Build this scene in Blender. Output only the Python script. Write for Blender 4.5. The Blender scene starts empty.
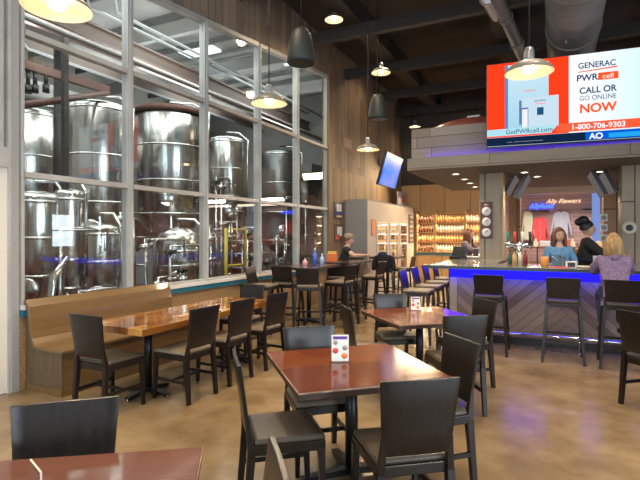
import bpy, bmesh, math, random
from mathutils import Vector, Matrix
random.seed(7)
PI = math.pi
SC = bpy.context.scene
COL = SC.collection
V = Vector

# ------------------------------------------------------------------ survey helpers
YAW = math.atan(235 / 480.0)
CF = V((-math.sin(YAW), math.cos(YAW), 0)); CR = V((math.cos(YAW), math.sin(YAW), 0))
H = 1.6; FL = 480.0; HZ = 235.0
def W(lat, d, z=0.0):
    p = CR * lat + CF * d
    return V((p.x, p.y, z))
def P(u, v, z):                      # point of known height seen at u,v
    d = (H - z) * FL / (v - HZ)
    return W((u - 320) / FL * d, d, z)
def ray(u):
    return CR * ((u - 320) / FL) + CF
def atX(u, v, X):
    r = ray(u); d = X / r.x
    return V((X, r.y * d, H - (v - HZ) * d / FL))
def atY(u, v, Y):
    r = ray(u); d = Y / r.y
    return V((r.x * d, Y, H - (v - HZ) * d / FL))
def atD(u, v, d):
    return W((u - 320) / FL * d, d, H - (v - HZ) * d / FL)

# ------------------------------------------------------------------ materials
MATS = {}
def mat(name, col=(.5, .5, .5), rough=.5, metal=0.0, emis=None, estr=0.0, spec=.5, alpha=1, coat=0.0, build=None):
    if name in MATS: return MATS[name]
    m = bpy.data.materials.new(name); m.use_nodes = True
    nt = m.node_tree; b = nt.nodes['Principled BSDF']
    b.inputs['Base Color'].default_value = (*col, 1)
    b.inputs['Roughness'].default_value = rough
    b.inputs['Metallic'].default_value = metal
    b.inputs['Specular IOR Level'].default_value = spec
    b.inputs['Coat Weight'].default_value = coat
    b.inputs['Coat Roughness'].default_value = .08
    if emis:
        b.inputs['Emission Color'].default_value = (*emis, 1)
        b.inputs['Emission Strength'].default_value = estr
    if build: build(nt, b)
    MATS[name] = m
    return m
def N(nt, t, **kw):
    n = nt.nodes.new(t)
    for k, v in kw.items():
        if k.startswith('i_'):
            key = k[2:]
            n.inputs[int(key) if key.isdigit() else key].default_value = v
        else: setattr(n, k, v)
    return n
def L(nt, a, b): nt.links.new(a, b)
def M2(nt, op, a, b=None, c=None):
    n = N(nt, 'ShaderNodeMath', operation=op)
    for i, x in enumerate((a, b, c)):
        if x is None: continue
        if isinstance(x, (int, float)): n.inputs[i].default_value = x
        else: L(nt, x, n.inputs[i])
    return n.outputs[0]
def ramp(nt, fac, stops):
    r = N(nt, 'ShaderNodeValToRGB'); e = r.color_ramp.elements
    while len(e) < len(stops): e.new(.5)
    for x, (p, c) in zip(e, stops): x.position = p; x.color = (*c, 1)
    L(nt, fac, r.inputs[0]); return r.outputs[0]
def coords(nt, world):
    if world: return N(nt, 'ShaderNodeNewGeometry').outputs['Position']
    return N(nt, 'ShaderNodeTexCoord').outputs['Object']
def noise_mat(name, c1, c2, scale=4, rough=.5, stretch=(1, 1, 1), world=False, bump=0.0, metal=0, detail=6, coat=0, spec=.5, lo=.3, hi=.7, rvar=0.0):
    def build(nt, b):
        mp = N(nt, 'ShaderNodeMapping'); mp.inputs['Scale'].default_value = stretch
        L(nt, coords(nt, world), mp.inputs[0])
        n = N(nt, 'ShaderNodeTexNoise', i_Scale=scale, i_Detail=detail); L(nt, mp.outputs[0], n.inputs['Vector'])
        c = ramp(nt, n.outputs[0], [(lo, c1), (hi, c2)])
        L(nt, c, b.inputs['Base Color'])
        if rvar:
            L(nt, M2(nt, 'MULTIPLY_ADD', n.outputs[0], rvar, rough - rvar / 2), b.inputs['Roughness'])
        if bump:
            bp = N(nt, 'ShaderNodeBump', i_Strength=bump, i_Distance=.02); L(nt, n.outputs[0], bp.inputs['Height']); L(nt, bp.outputs[0], b.inputs['Normal'])
    return mat(name, c1, rough, metal, spec=spec, coat=coat, build=build)
def plank_mat(name, cols, width, across='Y', along='Z', length=2.4, rough=.6, world=True, seam=.25, coat=0, grain=.35, bump=.3, gw=.03, spec=.5):
    def build(nt, b):
        s = N(nt, 'ShaderNodeSeparateXYZ'); cv = coords(nt, world); L(nt, cv, s.inputs[0])
        a = M2(nt, 'DIVIDE', s.outputs[across], width)
        fa = M2(nt, 'FLOOR', a)
        w1 = N(nt, 'ShaderNodeTexWhiteNoise', noise_dimensions='1D'); L(nt, fa, w1.inputs['W'])
        l = M2(nt, 'ADD', M2(nt, 'DIVIDE', s.outputs[along], length), M2(nt, 'MULTIPLY', w1.outputs[0], 7.3))
        fl = M2(nt, 'FLOOR', l)
        cx = N(nt, 'ShaderNodeCombineXYZ'); L(nt, fa, cx.inputs[0]); L(nt, fl, cx.inputs[1])
        w2 = N(nt, 'ShaderNodeTexWhiteNoise', noise_dimensions='2D'); L(nt, cx.outputs[0], w2.inputs['Vector'])
        mp = N(nt, 'ShaderNodeMapping')
        sc = {'X': 18, 'Y': 18, 'Z': 18}; sc[along] = 1.6
        mp.inputs['Scale'].default_value = (sc['X'], sc['Y'], sc['Z'])
        off = N(nt, 'ShaderNodeVectorMath', operation='SCALE'); off.inputs['Scale'].default_value = 5
        L(nt, w2.outputs['Color'], off.inputs[0])
        ad = N(nt, 'ShaderNodeVectorMath', operation='ADD'); L(nt, cv, ad.inputs[0]); L(nt, off.outputs[0], ad.inputs[1])
        L(nt, ad.outputs[0], mp.inputs[0])
        n = N(nt, 'ShaderNodeTexNoise', i_Scale=1.0, i_Detail=5); L(nt, mp.outputs[0], n.inputs['Vector'])
        f = M2(nt, 'ADD', M2(nt, 'MULTIPLY', w2.outputs[0], 1 - grain), M2(nt, 'MULTIPLY', n.outputs[0], grain))
        k = len(cols) - 1
        c = ramp(nt, f, [(.1 + .8 * i / k, q) for i, q in enumerate(cols)])
        fr = M2(nt, 'FRACT', a)
        e = M2(nt, 'GREATER_THAN', M2(nt, 'ABSOLUTE', M2(nt, 'SUBTRACT', fr, .5)), .5 - gw)
        fr2 = M2(nt, 'FRACT', l)
        e2 = M2(nt, 'GREATER_THAN', M2(nt, 'ABSOLUTE', M2(nt, 'SUBTRACT', fr2, .5)), .5 - gw * width / length)
        e = M2(nt, 'MAXIMUM', e, e2)
        mx = N(nt, 'ShaderNodeMix', data_type='RGBA', blend_type='MULTIPLY')
        L(nt, M2(nt, 'MULTIPLY', e, 1 - seam), mx.inputs[0]); L(nt, c, mx.inputs[6]); mx.inputs[7].default_value = (.1, .08, .06, 1)
        L(nt, mx.outputs[2], b.inputs['Base Color'])
        if bump:
            bp = N(nt, 'ShaderNodeBump', i_Strength=bump, i_Distance=.01)
            L(nt, M2(nt, 'SUBTRACT', n.outputs[0], e), bp.inputs['Height']); L(nt, bp.outputs[0], b.inputs['Normal'])
    return mat(name, cols[0], rough, coat=coat, spec=spec, build=build)
def chevron_mat():
    def build(nt, b):
        s = N(nt, 'ShaderNodeSeparateXYZ'); L(nt, coords(nt, True), s.inputs[0])
        x = M2(nt, 'ADD', s.outputs['X'], s.outputs['Y'])
        t = M2(nt, 'DIVIDE', x, 1.7)
        pp = M2(nt, 'MULTIPLY', M2(nt, 'PINGPONG', t, .5), 1.7)
        q = M2(nt, 'DIVIDE', M2(nt, 'ADD', s.outputs['Z'], M2(nt, 'MULTIPLY', pp, -.9)), .14)
        side = M2(nt, 'FLOOR', M2(nt, 'MULTIPLY', t, 2))
        cx = N(nt, 'ShaderNodeCombineXYZ'); L(nt, M2(nt, 'FLOOR', q), cx.inputs[0]); L(nt, side, cx.inputs[1])
        w = N(nt, 'ShaderNodeTexWhiteNoise', noise_dimensions='2D'); L(nt, cx.outputs[0], w.inputs['Vector'])
        n = N(nt, 'ShaderNodeTexNoise', i_Scale=9, i_Detail=6)
        f = M2(nt, 'ADD', M2(nt, 'MULTIPLY', w.outputs[0], .7), M2(nt, 'MULTIPLY', n.outputs[0], .35))
        c = ramp(nt, f, [(.1, (.10, .065, .045)), (.45, (.22, .16, .12)), (.7, (.21, .15, .11)), (1, (.27, .20, .145))])
        e = M2(nt, 'GREATER_THAN', M2(nt, 'ABSOLUTE', M2(nt, 'SUBTRACT', M2(nt, 'FRACT', q), .5)), .46)
        mx = N(nt, 'ShaderNodeMix', data_type='RGBA'); L(nt, M2(nt, 'MULTIPLY', e, .7), mx.inputs[0]); L(nt, c, mx.inputs[6]); mx.inputs[7].default_value = (.03, .02, .015, 1)
        L(nt, mx.outputs[2], b.inputs['Base Color'])
    return mat('chevron_planks', rough=.6, build=build)
def brick_mat(name, c1, c2, mortar, scale=1, rough=.6, bw=.5, bh=.2, ms=.02, world=True, rot=(0, 0, 0), coat=0):
    def build(nt, b):
        mp = N(nt, 'ShaderNodeMapping'); mp.inputs['Rotation'].default_value = rot
        L(nt, coords(nt, world), mp.inputs[0])
        t = N(nt, 'ShaderNodeTexBrick'); L(nt, mp.outputs[0], t.inputs['Vector'])
        t.inputs['Scale'].default_value = scale; t.inputs['Color1'].default_value = (*c1, 1); t.inputs['Color2'].default_value = (*c2, 1)
        t.inputs['Mortar'].default_value = (*mortar, 1); t.inputs['Brick Width'].default_value = bw; t.inputs['Row Height'].default_value = bh
        t.inputs['Mortar Size'].default_value = ms
        L(nt, t.outputs[0], b.inputs['Base Color'])
    return mat(name, c1, rough, coat=coat, build=build)
def emit(name, col, s): return mat(name, (0, 0, 0), .5, emis=col, estr=s, spec=0)

def glass_mat(name, tint=(.93, .97, .96), boost=1.0):
    m = bpy.data.materials.new(name); m.use_nodes = True; nt = m.node_tree; nt.nodes.clear()
    o = N(nt, 'ShaderNodeOutputMaterial'); tr = N(nt, 'ShaderNodeBsdfTransparent'); tr.inputs[0].default_value = (*tint, 1)
    gl = N(nt, 'ShaderNodeBsdfGlossy'); gl.inputs['Roughness'].default_value = 0.0
    fr = N(nt, 'ShaderNodeFresnel'); bf = N(nt, 'ShaderNodeNewGeometry').outputs['Backfacing']; L(nt, M2(nt, 'POWER', 1.52, M2(nt, 'MULTIPLY_ADD', bf, -2.0, 1.0)), fr.inputs['IOR']); mx = N(nt, 'ShaderNodeMixShader')
    L(nt, M2(nt, 'MULTIPLY', fr.outputs[0], boost), mx.inputs[0])
    L(nt, tr.outputs[0], mx.inputs[1]); L(nt, gl.outputs[0], mx.inputs[2]); L(nt, mx.outputs[0], o.inputs[0])
    MATS[name] = m; return m

dark_wood = noise_mat('espresso_wood', (.008, .0055, .0045), (.016, .011, .0085), 6, .30, (6, 6, 1), bump=0, rvar=.10, spec=.45)
dark_vinyl = noise_mat('dark_vinyl', (.05, .038, .027), (.085, .065, .045), 3, .4)
tan_vinyl = noise_mat('worn_tan_vinyl', (.15, .115, .078), (.22, .17, .115), 3, .5)
table_red = plank_mat('varnished_redwood', [(.07, .014, .005), (.13, .030, .010), (.21, .062, .020)], .24, 'Y', 'X', 3.0, .13, False, .6, coat=0, spec=.3, grain=.6, bump=.03, gw=.01)
table_brown = plank_mat('varnished_brownwood', [(.13, .05, .032), (.17, .07, .045), (.21, .09, .06)], .24, 'Y', 'X', 3.0, .08, False, .6, coat=0, grain=.6, bump=.03, gw=.01)
butcher = plank_mat('butcher_block', [(.07, .022, .006), (.20, .075, .015), (.36, .16, .035), (.50, .28, .08)], .09, 'X', 'Y', .38, .07, False, .6, coat=0, grain=.3, bump=.02, gw=.015)
edge_wood = noise_mat('worn_table_edge', (.03, .014, .009), (.06, .03, .02), 14, .4, (1, 1, 1))
worn = noise_mat('worn_rim', (.16, .08, .05), (.50, .36, .24), 12, .4)
black_iron = mat('black_iron', (.012, .012, .013), .38, .4)
bright_foot = mat('scuffed_steel_foot', (.5, .5, .52), .25, 1)
oak = plank_mat('honey_oak', [(.10, .055, .017), (.14, .078, .026), (.18, .105, .038)], .9, 'X', 'Y', 3.0, .38, False, .9, coat=.25, grain=.75, bump=.03, gw=.002)
shaded_oak = noise_mat('shaded_oak_panel', (.085, .055, .028), (.13, .085, .045), 6, .5, (6, 6, .6), True)  # bench oak darkened: shade of the backlit end put into the colour
osb = noise_mat('strand_board', (.22, .12, .05), (.42, .27, .14), 26, .6, (1, 1, 3.2), True, lo=.35, hi=.65)
def floor_build(nt, b):
    cv = coords(nt, True)
    n1 = N(nt, 'ShaderNodeTexNoise', i_Scale=.7, i_Detail=7, i_Roughness=.6); L(nt, cv, n1.inputs['Vector'])
    n2 = N(nt, 'ShaderNodeTexNoise', i_Scale=3.2, i_Detail=4, i_Roughness=.55); L(nt, cv, n2.inputs['Vector'])
    f = M2(nt, 'ADD', M2(nt, 'MULTIPLY', n1.outputs[0], .6), M2(nt, 'MULTIPLY', n2.outputs[0], .4))
    c = ramp(nt, f, [(.32, (.125, .082, .042)), (.44, (.20, .135, .070)), (.55, (.27, .19, .105)), (.68, (.37, .275, .165))])
    L(nt, c, b.inputs['Base Color'])
    L(nt, M2(nt, 'MULTIPLY_ADD', n1.outputs[0], .18, .13), b.inputs['Roughness'])
floor_m = mat('stained_concrete', (.3, .2, .1), .3, build=floor_build, spec=.45)
frame_m = noise_mat('brushed_window_frame', (.40, .39, .37), (.52, .51, .49), 3, .45, world=True, metal=.3)
sill_m = mat('pale_sill', (.62, .62, .6), .4)
teal_m = mat('teal_strip', (.02, .14, .22), .4)
barn = plank_mat('weathered_barn_boards', [(.12, .085, .06), (.18, .13, .092), (.25, .185, .135), (.21, .165, .125)], .19, 'Y', 'Z', 2.2, .75, grain=.5, bump=.4)
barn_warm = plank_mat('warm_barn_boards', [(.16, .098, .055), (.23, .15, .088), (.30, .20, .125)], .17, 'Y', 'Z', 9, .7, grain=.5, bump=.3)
grey_boards = plank_mat('grey_barn_boards', [(.155, .13, .10), (.205, .175, .14), (.26, .225, .18)], .2, 'Z', 'X', 2.0, .75, grain=.5, bump=.3)
greycol = plank_mat('grey_post_boards', [(.26, .21, .15), (.32, .26, .19), (.37, .305, .225)], .4, 'X', 'Z', 4, .75, grain=.7, bump=.3)
brown_post = plank_mat('brown_post_boards', [(.36, .20, .11), (.42, .25, .14)], .4, 'X', 'Z', 4, .7, grain=.7)
ply = plank_mat('golden_plywood', [(.50, .29, .11), (.58, .35, .15), (.64, .41, .19)], .85, 'X', 'Z', 9, .55, grain=.5, bump=.05, gw=.012)
ceil_m = noise_mat('dark_roof_deck', (.035, .028, .024), (.055, .045, .038), 2, .9, world=True)
beam_m = mat('dark_beam', (.036, .03, .026), .7)
brewceil = noise_mat('pale_brewery_roof', (.22, .215, .20), (.32, .31, .295), 1, .8, world=True)
brewwall = noise_mat('brewery_wall', (.44, .42, .39), (.55, .53, .50), 1, .7, world=True)
brewfloor = noise_mat('brewery_floor', (.16, .06, .045), (.22, .09, .065), 2, .3, world=True)
wall_paint = mat('warm_grey_wall', (.30, .26, .22), .8)
steel = noise_mat('brushed_steel', (.46, .45, .43), (.68, .67, .65), 3.2, .22, (2.2, 2.2, .05), metal=1, bump=.35, rvar=.12, detail=3)
steel_pipe = mat('pipe_steel', (.62, .61, .6), .22, 1)
copper_m = mat('brown_tank', (.20, .075, .05), .3, .5)
duct_m = noise_mat('galvanised_duct', (.15, .14, .13), (.21, .20, .185), 3, .55, metal=.3)
red_steel = mat('maroon_beam', (.10, .045, .035), .5, .2)
yellow_m = mat('yellow_pole', (.55, .42, .05), .5)
black_pl = mat('black_plastic', (.012, .012, .012), .35)
speaker_m = mat('speaker_shell', (.020, .024, .02), .55)
shade_out = mat('grey_enamel', (.20, .18, .15), .4)
shade_in = mat('white_enamel', (.85, .8, .7), .5)
bulb_m = emit('warm_bulb', (1, .68, .33), 22)
can_m = emit('downlight_lens', (1, .85, .66), 9)
galv = mat('lamp_socket_metal', (.4, .4, .4), .35, .8)
bar_top_m = noise_mat('grey_bar_top', (.20, .19, .175), (.30, .285, .26), 9, .2, world=True, coat=.4)
bar_edge_m = mat('dark_bar_edge', (.015, .03, .045), .35)
blue_led = emit('blue_led', (.02, .015, 1), 22)
blue_band = emit('blue_light_band', (.012, .008, 1), 2.2)
blue_band = emit('blue_light_band', (.008, .004, 1), 1.15)
blue_led2 = emit('violet_blue_led', (.06, .01, 1), 9)
chrome = mat('chrome', (.8, .8, .8), .12, 1)
white_card = mat('white_card', (.85, .80, .74), .5)
purple_p = mat('purple_print', (.13, .05, .28), .5)
red_p = mat('red_print', (.65, .08, .05), .5)
orange_p = mat('orange_print', (.8, .25, .06), .5)
grey_p = mat('grey_print', (.35, .30, .28), .5)
acrylic = glass_mat('clear_acrylic', (.95, .93, .9), 1.2)
pane_m = glass_mat('window_glass', (.95, .98, .97), 1.25)
cooler_grey = mat('grey_cooler_side', (.26, .26, .25), .6)
cooler_beige = noise_mat('beige_cooler_face', (.52, .44, .36), (.58, .50, .42), 2, .6, world=True)
white_m = mat('white_paint', (.75, .73, .70), .5)
door_m = mat('pale_door', (.66, .62, .56), .5)
shop_m = brick_mat('mauve_shop_boards', (.56, .38, .36), (.48, .33, .32), (.30, .2, .2), 1, .7, 1.4, .12, .006, rot=(PI / 2, 0, 0))
beige_soffit = mat('beige_soffit', (.52, .44, .37), .7)
dark_soffit = mat('grey_canopy_underside', (.13, .115, .105), .7)
dark_blue_band = mat('dark_bulkhead', (.05, .05, .06), .7)
skin_m = mat('skin', (.62, .36, .26), .5)
eye_m = mat('eye_dark', (.03, .02, .02), .3)
lip_m = mat('lips', (.45, .15, .13), .5)

# ------------------------------------------------------------------ mesh builder
class MB:
    def __init__(s): s.bm = bmesh.new(); s.mi = 0
    def _new(s, vs, fs, smooth=False):
        vv = [s.bm.verts.new(v) for v in vs]
        for f in fs:
            try:
                fc = s.bm.faces.new([vv[i] for i in f]); fc.smooth = smooth; fc.material_index = s.mi
            except ValueError: pass
        return vv
    def hexa(s, c):                 # 8 corners: bottom 4 ccw, top 4 ccw
        s._new(c, [(3, 2, 1, 0), (4, 5, 6, 7), (0, 1, 5, 4), (1, 2, 6, 5), (2, 3, 7, 6), (3, 0, 4, 7)]); return s
    def box(s, x0, x1, y0, y1, z0, z1):
        x0, x1 = min(x0, x1), max(x0, x1); y0, y1 = min(y0, y1), max(y0, y1); z0, z1 = min(z0, z1), max(z0, z1)
        return s.hexa([V(p) for p in ((x0, y0, z0), (x1, y0, z0), (x1, y1, z0), (x0, y1, z0), (x0, y0, z1), (x1, y0, z1), (x1, y1, z1), (x0, y1, z1))])
    def obox(s, c, ax, ay, az):     # centre and half axes
        c, ax, ay, az = V(c), V(ax), V(ay), V(az)
        return s.hexa([c - ax - ay - az, c + ax - ay - az, c + ax + ay - az, c - ax + ay - az, c - ax - ay + az, c + ax - ay + az, c + ax + ay + az, c - ax + ay + az])
    def bar(s, p0, p1, w0, d0, w1=None, d1=None, side=None):   # tapering rectangular bar
        p0, p1 = V(p0), V(p1); w1 = w0 if w1 is None else w1; d1 = d0 if d1 is None else d1
        t = (p1 - p0).normalized(); a = V(side) if side else (V((1, 0, 0)) if abs(t.x) < .9 else V((0, 1, 0)))
        a = (a - t * a.dot(t)).normalized(); b = t.cross(a)
        c = []
        for p, w, d in ((p0, w0, d0), (p1, w1, d1)):
            c += [p - a * w / 2 - b * d / 2, p + a * w / 2 - b * d / 2, p + a * w / 2 + b * d / 2, p - a * w / 2 + b * d / 2]
        return s.hexa(c)
    def tube(s, pts, r, n=8, caps=True, rs=None):
        pts = [V(p) for p in pts]; rings = []
        for i, p in enumerate(pts):
            t = (pts[min(i + 1, len(pts) - 1)] - pts[max(i - 1, 0)]).normalized()
            a = V((0, 0, 1)) if abs(t.z) < .9 else V((1, 0, 0))
            a = (a - t * a.dot(t)).normalized(); b = t.cross(a); rr = rs[i] if rs else r
            rings.append([s.bm.verts.new(p + a * rr * math.cos(2 * PI * k / n) + b * rr * math.sin(2 * PI * k / n)) for k in range(n)])
        for i in range(len(rings) - 1):
            for k in range(n):
                f = s.bm.faces.new((rings[i][k], rings[i][(k + 1) % n], rings[i + 1][(k + 1) % n], rings[i + 1][k])); f.smooth = n > 5; f.material_index = s.mi
        if caps:
            for rg in (rings[0][::-1], rings[-1]):
                f = s.bm.faces.new(rg); f.material_index = s.mi
        return s
    def lathe(s, prof, c=(0, 0, 0), n=24, axis='Z', sx=1, sy=1):
        c = V(c); rings = []
        for r, z in prof:
            ring = []
            for k in range(n):
                a = 2 * PI * k / n; x, y = r * math.cos(a) * sx, r * math.sin(a) * sy
                q = V((x, y, z)) if axis == 'Z' else (V((z, x, y)) if axis == 'X' else V((x, z, y)))
                ring.append(s.bm.verts.new(c + q))
            rings.append(ring)
        for i in range(len(rings) - 1):
            for k in range(n):
                try:
                    f = s.bm.faces.new((rings[i][k], rings[i][(k + 1) % n], rings[i + 1][(k + 1) % n], rings[i + 1][k])); f.smooth = True; f.material_index = s.mi
                except ValueError: pass
        return s
    def sphere(s, c, r, sc=(1, 1, 1), n=14, m=10, rot=None):
        prof = []
        c = V(c); rings = []
        for j in range(m + 1):
            th = PI * j / m; ring = []
            for k in range(n):
                a = 2 * PI * k / n
                q = V((math.sin(th) * math.cos(a) * sc[0], math.sin(th) * math.sin(a) * sc[1], math.cos(th) * sc[2])) * r
                if rot: q = rot @ q
                ring.append(s.bm.verts.new(c + q))
            rings.append(ring)
        for j in range(m):
            for k in range(n):
                f = s.bm.faces.new((rings[j][k], rings[j + 1][k], rings[j + 1][(k + 1) % n], rings[j][(k + 1) % n])); f.smooth = True; f.material_index = s.mi
        return s
    def prism(s, poly, axis, a0, a1, smooth=False):  # poly in the plane of other two axes
        def q(p, a):
            return V((a, p[0], p[1])) if axis == 'X' else (V((p[0], a, p[1])) if axis == 'Y' else V((p[0], p[1], a)))
        n = len(poly)
        vv = [s.bm.verts.new(q(p, a0)) for p in poly] + [s.bm.verts.new(q(p, a1)) for p in poly]
        fs = [vv[:n][::-1], vv[n:]] + [[vv[i], vv[(i + 1) % n], vv[n + (i + 1) % n], vv[n + i]] for i in range(n)]
        for i, f in enumerate(fs):
            fc = s.bm.faces.new(f); fc.material_index = s.mi; fc.smooth = smooth and i > 1
        return s
    def m(s, i): s.mi = i; return s
    def build(s, name, mats, parent=None, bevel=0, xf=None):
        bm = s.bm
        bmesh.ops.remove_doubles(bm, verts=bm.verts, dist=1e-5)
        if xf is not None: bmesh.ops.transform(bm, matrix=xf, verts=bm.verts)
        bmesh.ops.recalc_face_normals(bm, faces=bm.faces)
        me = bpy.data.meshes.new(name); bm.to_mesh(me); bm.free()
        if not isinstance(mats, (list, tuple)): mats = [mats]
        for x in mats: me.materials.append(x)
        o = bpy.data.objects.new(name, me); COL.objects.link(o)
        if parent: o.parent = parent
        if bevel:
            b = o.modifiers.new('bevel', 'BEVEL'); b.width = bevel; b.segments = 2; b.limit_method = 'ANGLE'; b.harden_normals = False
        return o
def box(name, m, x0, x1, y0, y1, z0, z1, parent=None, bevel=0): return MB().box(x0, x1, y0, y1, z0, z1).build(name, m, parent, bevel)
def empty(name, loc=(0, 0, 0), rz=0):
    o = bpy.data.objects.new(name, None); COL.objects.link(o); o.location = loc; o.rotation_euler = (0, 0, rz); o.empty_display_size = .1; return o
def tag(o, label, cat, group=None, kind=None):
    o['label'] = label; o['category'] = cat
    if group: o['group'] = group
    if kind: o['kind'] = kind
    return o
def struct(o): o['kind'] = 'structure'; return o
def copy_tree(o, parent=None):
    c = o.copy(); COL.objects.link(c)
    if parent: c.parent = parent
    for ch in list(o.children): copy_tree(ch, c)
    return c
def angle(f): return math.atan2(f.y, f.x) - PI / 2      # local +Y -> f
def text(name, s, size, m, parent, loc, rot=(PI / 2, 0, 0), ext=.002, align='CENTER', shear=0, sx=1, offset=0):
    c = bpy.data.curves.new(name, 'FONT'); c.body = s; c.size = size; c.extrude = ext; c.align_x = align; c.shear = shear; c.offset = offset
    o = bpy.data.objects.new('tmp_text', c); COL.objects.link(o)
    dg = bpy.context.evaluated_depsgraph_get(); me = bpy.data.meshes.new_from_object(o.evaluated_get(dg))
    bpy.data.objects.remove(o); bpy.data.curves.remove(c)
    me.materials.clear(); me.materials.append(m); me.name = name
    q = bpy.data.objects.new(name, me); COL.objects.link(q); q.parent = parent; q.location = loc; q.rotation_euler = rot; q.scale = (sx, 1, 1)
    return q

# ================================================================== ROOM SHELL
XW = -4.96; YB = 16.75; XR = 7.5; YN = -4.0; ZC = 6.35
struct(box('floor', floor_m, XW, XR, YN, YB, -.12, 0))
struct(box('ceiling', ceil_m, XW - .15, XR + .2, YN - .2, YB + .2, ZC, ZC + .15))
# left wall: glazing header, knee wall, solid end
GY = [3.08, 4.51, 6.02, 7.54, 9.02, 10.56]
def ztop(y): return 4.72 + (y - 3.08) * .102
b = MB()
b.prism([(1.9, 4.6), (3.08, ztop(3.08)), (10.56, ztop(10.56)), (10.56, 0), (YB, 0), (YB, ZC), (1.9, ZC)], 'X', XW - .15, XW)
struct(b.build('wall_left', barn))
box_w = box('wall_lower_left', osb, XW - .12, XW, 2.98, 10.56, 0, .80); struct(box_w)
struct(box('wall_front_left', wall_paint, XW - .15, XW, YN, 1.9, 0, ZC))
# plank band further down the left wall, orange light put into its colour
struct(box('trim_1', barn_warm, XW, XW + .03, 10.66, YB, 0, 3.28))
struct(MB().prism([(10.50, 0), (10.66, 0), (10.66, ZC - .3), (10.50, 5.5)], 'X', XW, XW + .07).build('trim_2', mat('brown_end_post', (.20, .12, .06), .6)))
# sills
struct(box('trim_3', sill_m, XW - .05, XW + .07, 3.08, 10.5, .83, .875))
struct(box('trim_4', teal_m, XW, XW + .05, 3.08, 10.5, .76, .825))
# glazing bays
for i in range(5):
    y0, y1 = GY[i], GY[i + 1]; f = MB(); w = .045
    for y in (y0, y1):
        s_ = 1 if y == y0 else -1
        f.box(XW - .09, XW + .02, y, y + s_ * w, .875, ztop(y) - .01)
        f.box(XW + .02, XW + .045, y, y + s_ * .018, .875, ztop(y) - .01)
    for z in (2.23, 3.71):
        f.box(XW - .07, XW + .03, y0 + w, y1 - w, z - .03, z + .03)
    f.box(XW - .07, XW + .02, y0 + w, y1 - w, .875, .91)
    f.hexa([V((XW - .09, y0 + w, ztop(y0 + w) - .07)), V((XW + .03, y0 + w, ztop(y0 + w) - .07)), V((XW + .03, y1 - w, ztop(y1 - w) - .07)), V((XW - .09, y1 - w, ztop(y1 - w) - .07)),
            V((XW - .09, y0 + w, ztop(y0 + w))), V((XW + .03, y0 + w, ztop(y0 + w))), V((XW + .03, y1 - w, ztop(y1 - w))), V((XW - .09, y1 - w, ztop(y1 - w)))])
    fo = struct(f.build('window_%d' % (i + 1), frame_m))
    for z0, z1 in ((.91, 2.20), (2.26, 3.68)):
        box('pane', pane_m, XW - .03, XW - .02, y0 + w, y1 - w, z0, z1, fo)
    MB().prism([(y0 + w, 3.74), (y1 - w, 3.74), (y1 - w, ztop(y1 - w) - .07), (y0 + w, ztop(y0 + w) - .07)], 'X', XW - .03, XW - .02).build('pane', pane_m, fo)
# steel column left of the glazing and door bay
struct(MB().box(XW - .12, XW + .02, 2.995, 3.07, 0, 4.7).build('trim_5', mat('pale_steel_column', (.34, .33, .31), .5, .2)))
d1 = struct(MB().box(XW - .08, XW + .02, 1.98, 2.965, 2.28, 2.48).box(XW - .08, XW + .02, 1.9, 1.98, 0, 4.6).box(XW - .08, XW + .01, 2.965, 2.995, 0, 4.6).box(XW - .08, XW + .02, 1.98, 2.965, 4.5, 4.6).box(XW - .06, XW, 2.90, 2.925, 2.48, 4.5).build('door_1', frame_m))
box('door_panel', door_m, XW - .06, XW - .01, 1.98, 2.965, .01, 2.28, d1)
box('transom_glass', pane_m, XW - .04, XW - .03, 1.98, 2.965, 2.48, 4.5, d1)
# back wall
struct(box('wall_back', mat('dark_back_wall', (.06, .05, .043), .8), XW - .15, XR + .2, YB, YB + .15, 0, ZC))
struct(box('trim_6', ply, XW + .03, -1.75, YB - .06, YB, 0, 3.35))
struct(box('trim_7', shop_m, -1.75, XR, YB - .06, YB, 0, 3.0))
struct(MB().box(-1.6, XR, YB - .75, YB - .06, 2.86, 3.12).m(1).box(-1.6, XR, YB - 1.0, YB - .06, 3.12, 4.0).build('trim_8', [beige_soffit, dark_blue_band]))
# right wall with three openings, near wall with big glazed openings
RW = [(-3.3, -.6, .5, 5.7), (-.2, 2.5, .5, 5.7), (12.1, 13.2, 1.1, 2.45), (14.2, 15.5, 1.1, 2.45)]
b = MB(); ys = YN
for a, c, z0, z1 in RW:
    b.box(XR, XR + .15, ys, a, 0, ZC); b.box(XR, XR + .15, a, c, 0, z0); b.box(XR, XR + .15, a, c, z1, ZC); ys = c
b.box(XR, XR + .15, ys, YB, 0, ZC); struct(b.build('wall_right', wall_paint))
NW = [(-4.2, -1.6), (-1.2, .6)]
b = MB(); xs = XW
for a, c in NW:
    b.box(xs, a, YN - .15, YN, 0, ZC); b.box(a, c, YN - .15, YN, 0, .5); b.box(a, c, YN - .15, YN, 5.9, ZC); xs = c
b.box(xs, XR, YN - .15, YN, 0, ZC); struct(b.build('wall_near', wall_paint))
k = 6
for a, c, z0, z1 in RW:
    f = MB(); nv = 2 if z1 > 3 else 0; X_ = XR + .04
    for i in range(nv + 2):
        y = a + .03 + (c - a - .06) * i / (nv + 1); f.box(X_, X_ + .06, y - .03, y + .03, z0, z1)
    for i in range(nv + 3):
        z = z0 + .03 + (z1 - z0 - .06) * i / (nv + 2); f.box(X_ + .005, X_ + .055, a, c, z - .025, z + .025)
    struct(f.build('window_%d' % k, frame_m)); k += 1
for a, c in NW:
    f = MB()
    for i in range(4):
        x = a + (c - a) * i / 3; f.box(x - .04, x + .04, YN - .1, YN - .04, .5, 5.9)
    for z in (.5, 1.85, 3.2, 4.55, 5.9): f.box(a, c, YN - .1, YN - .04, z - .04, z + .04)
    struct(f.build('window_%d' % k, frame_m)); k += 1

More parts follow.
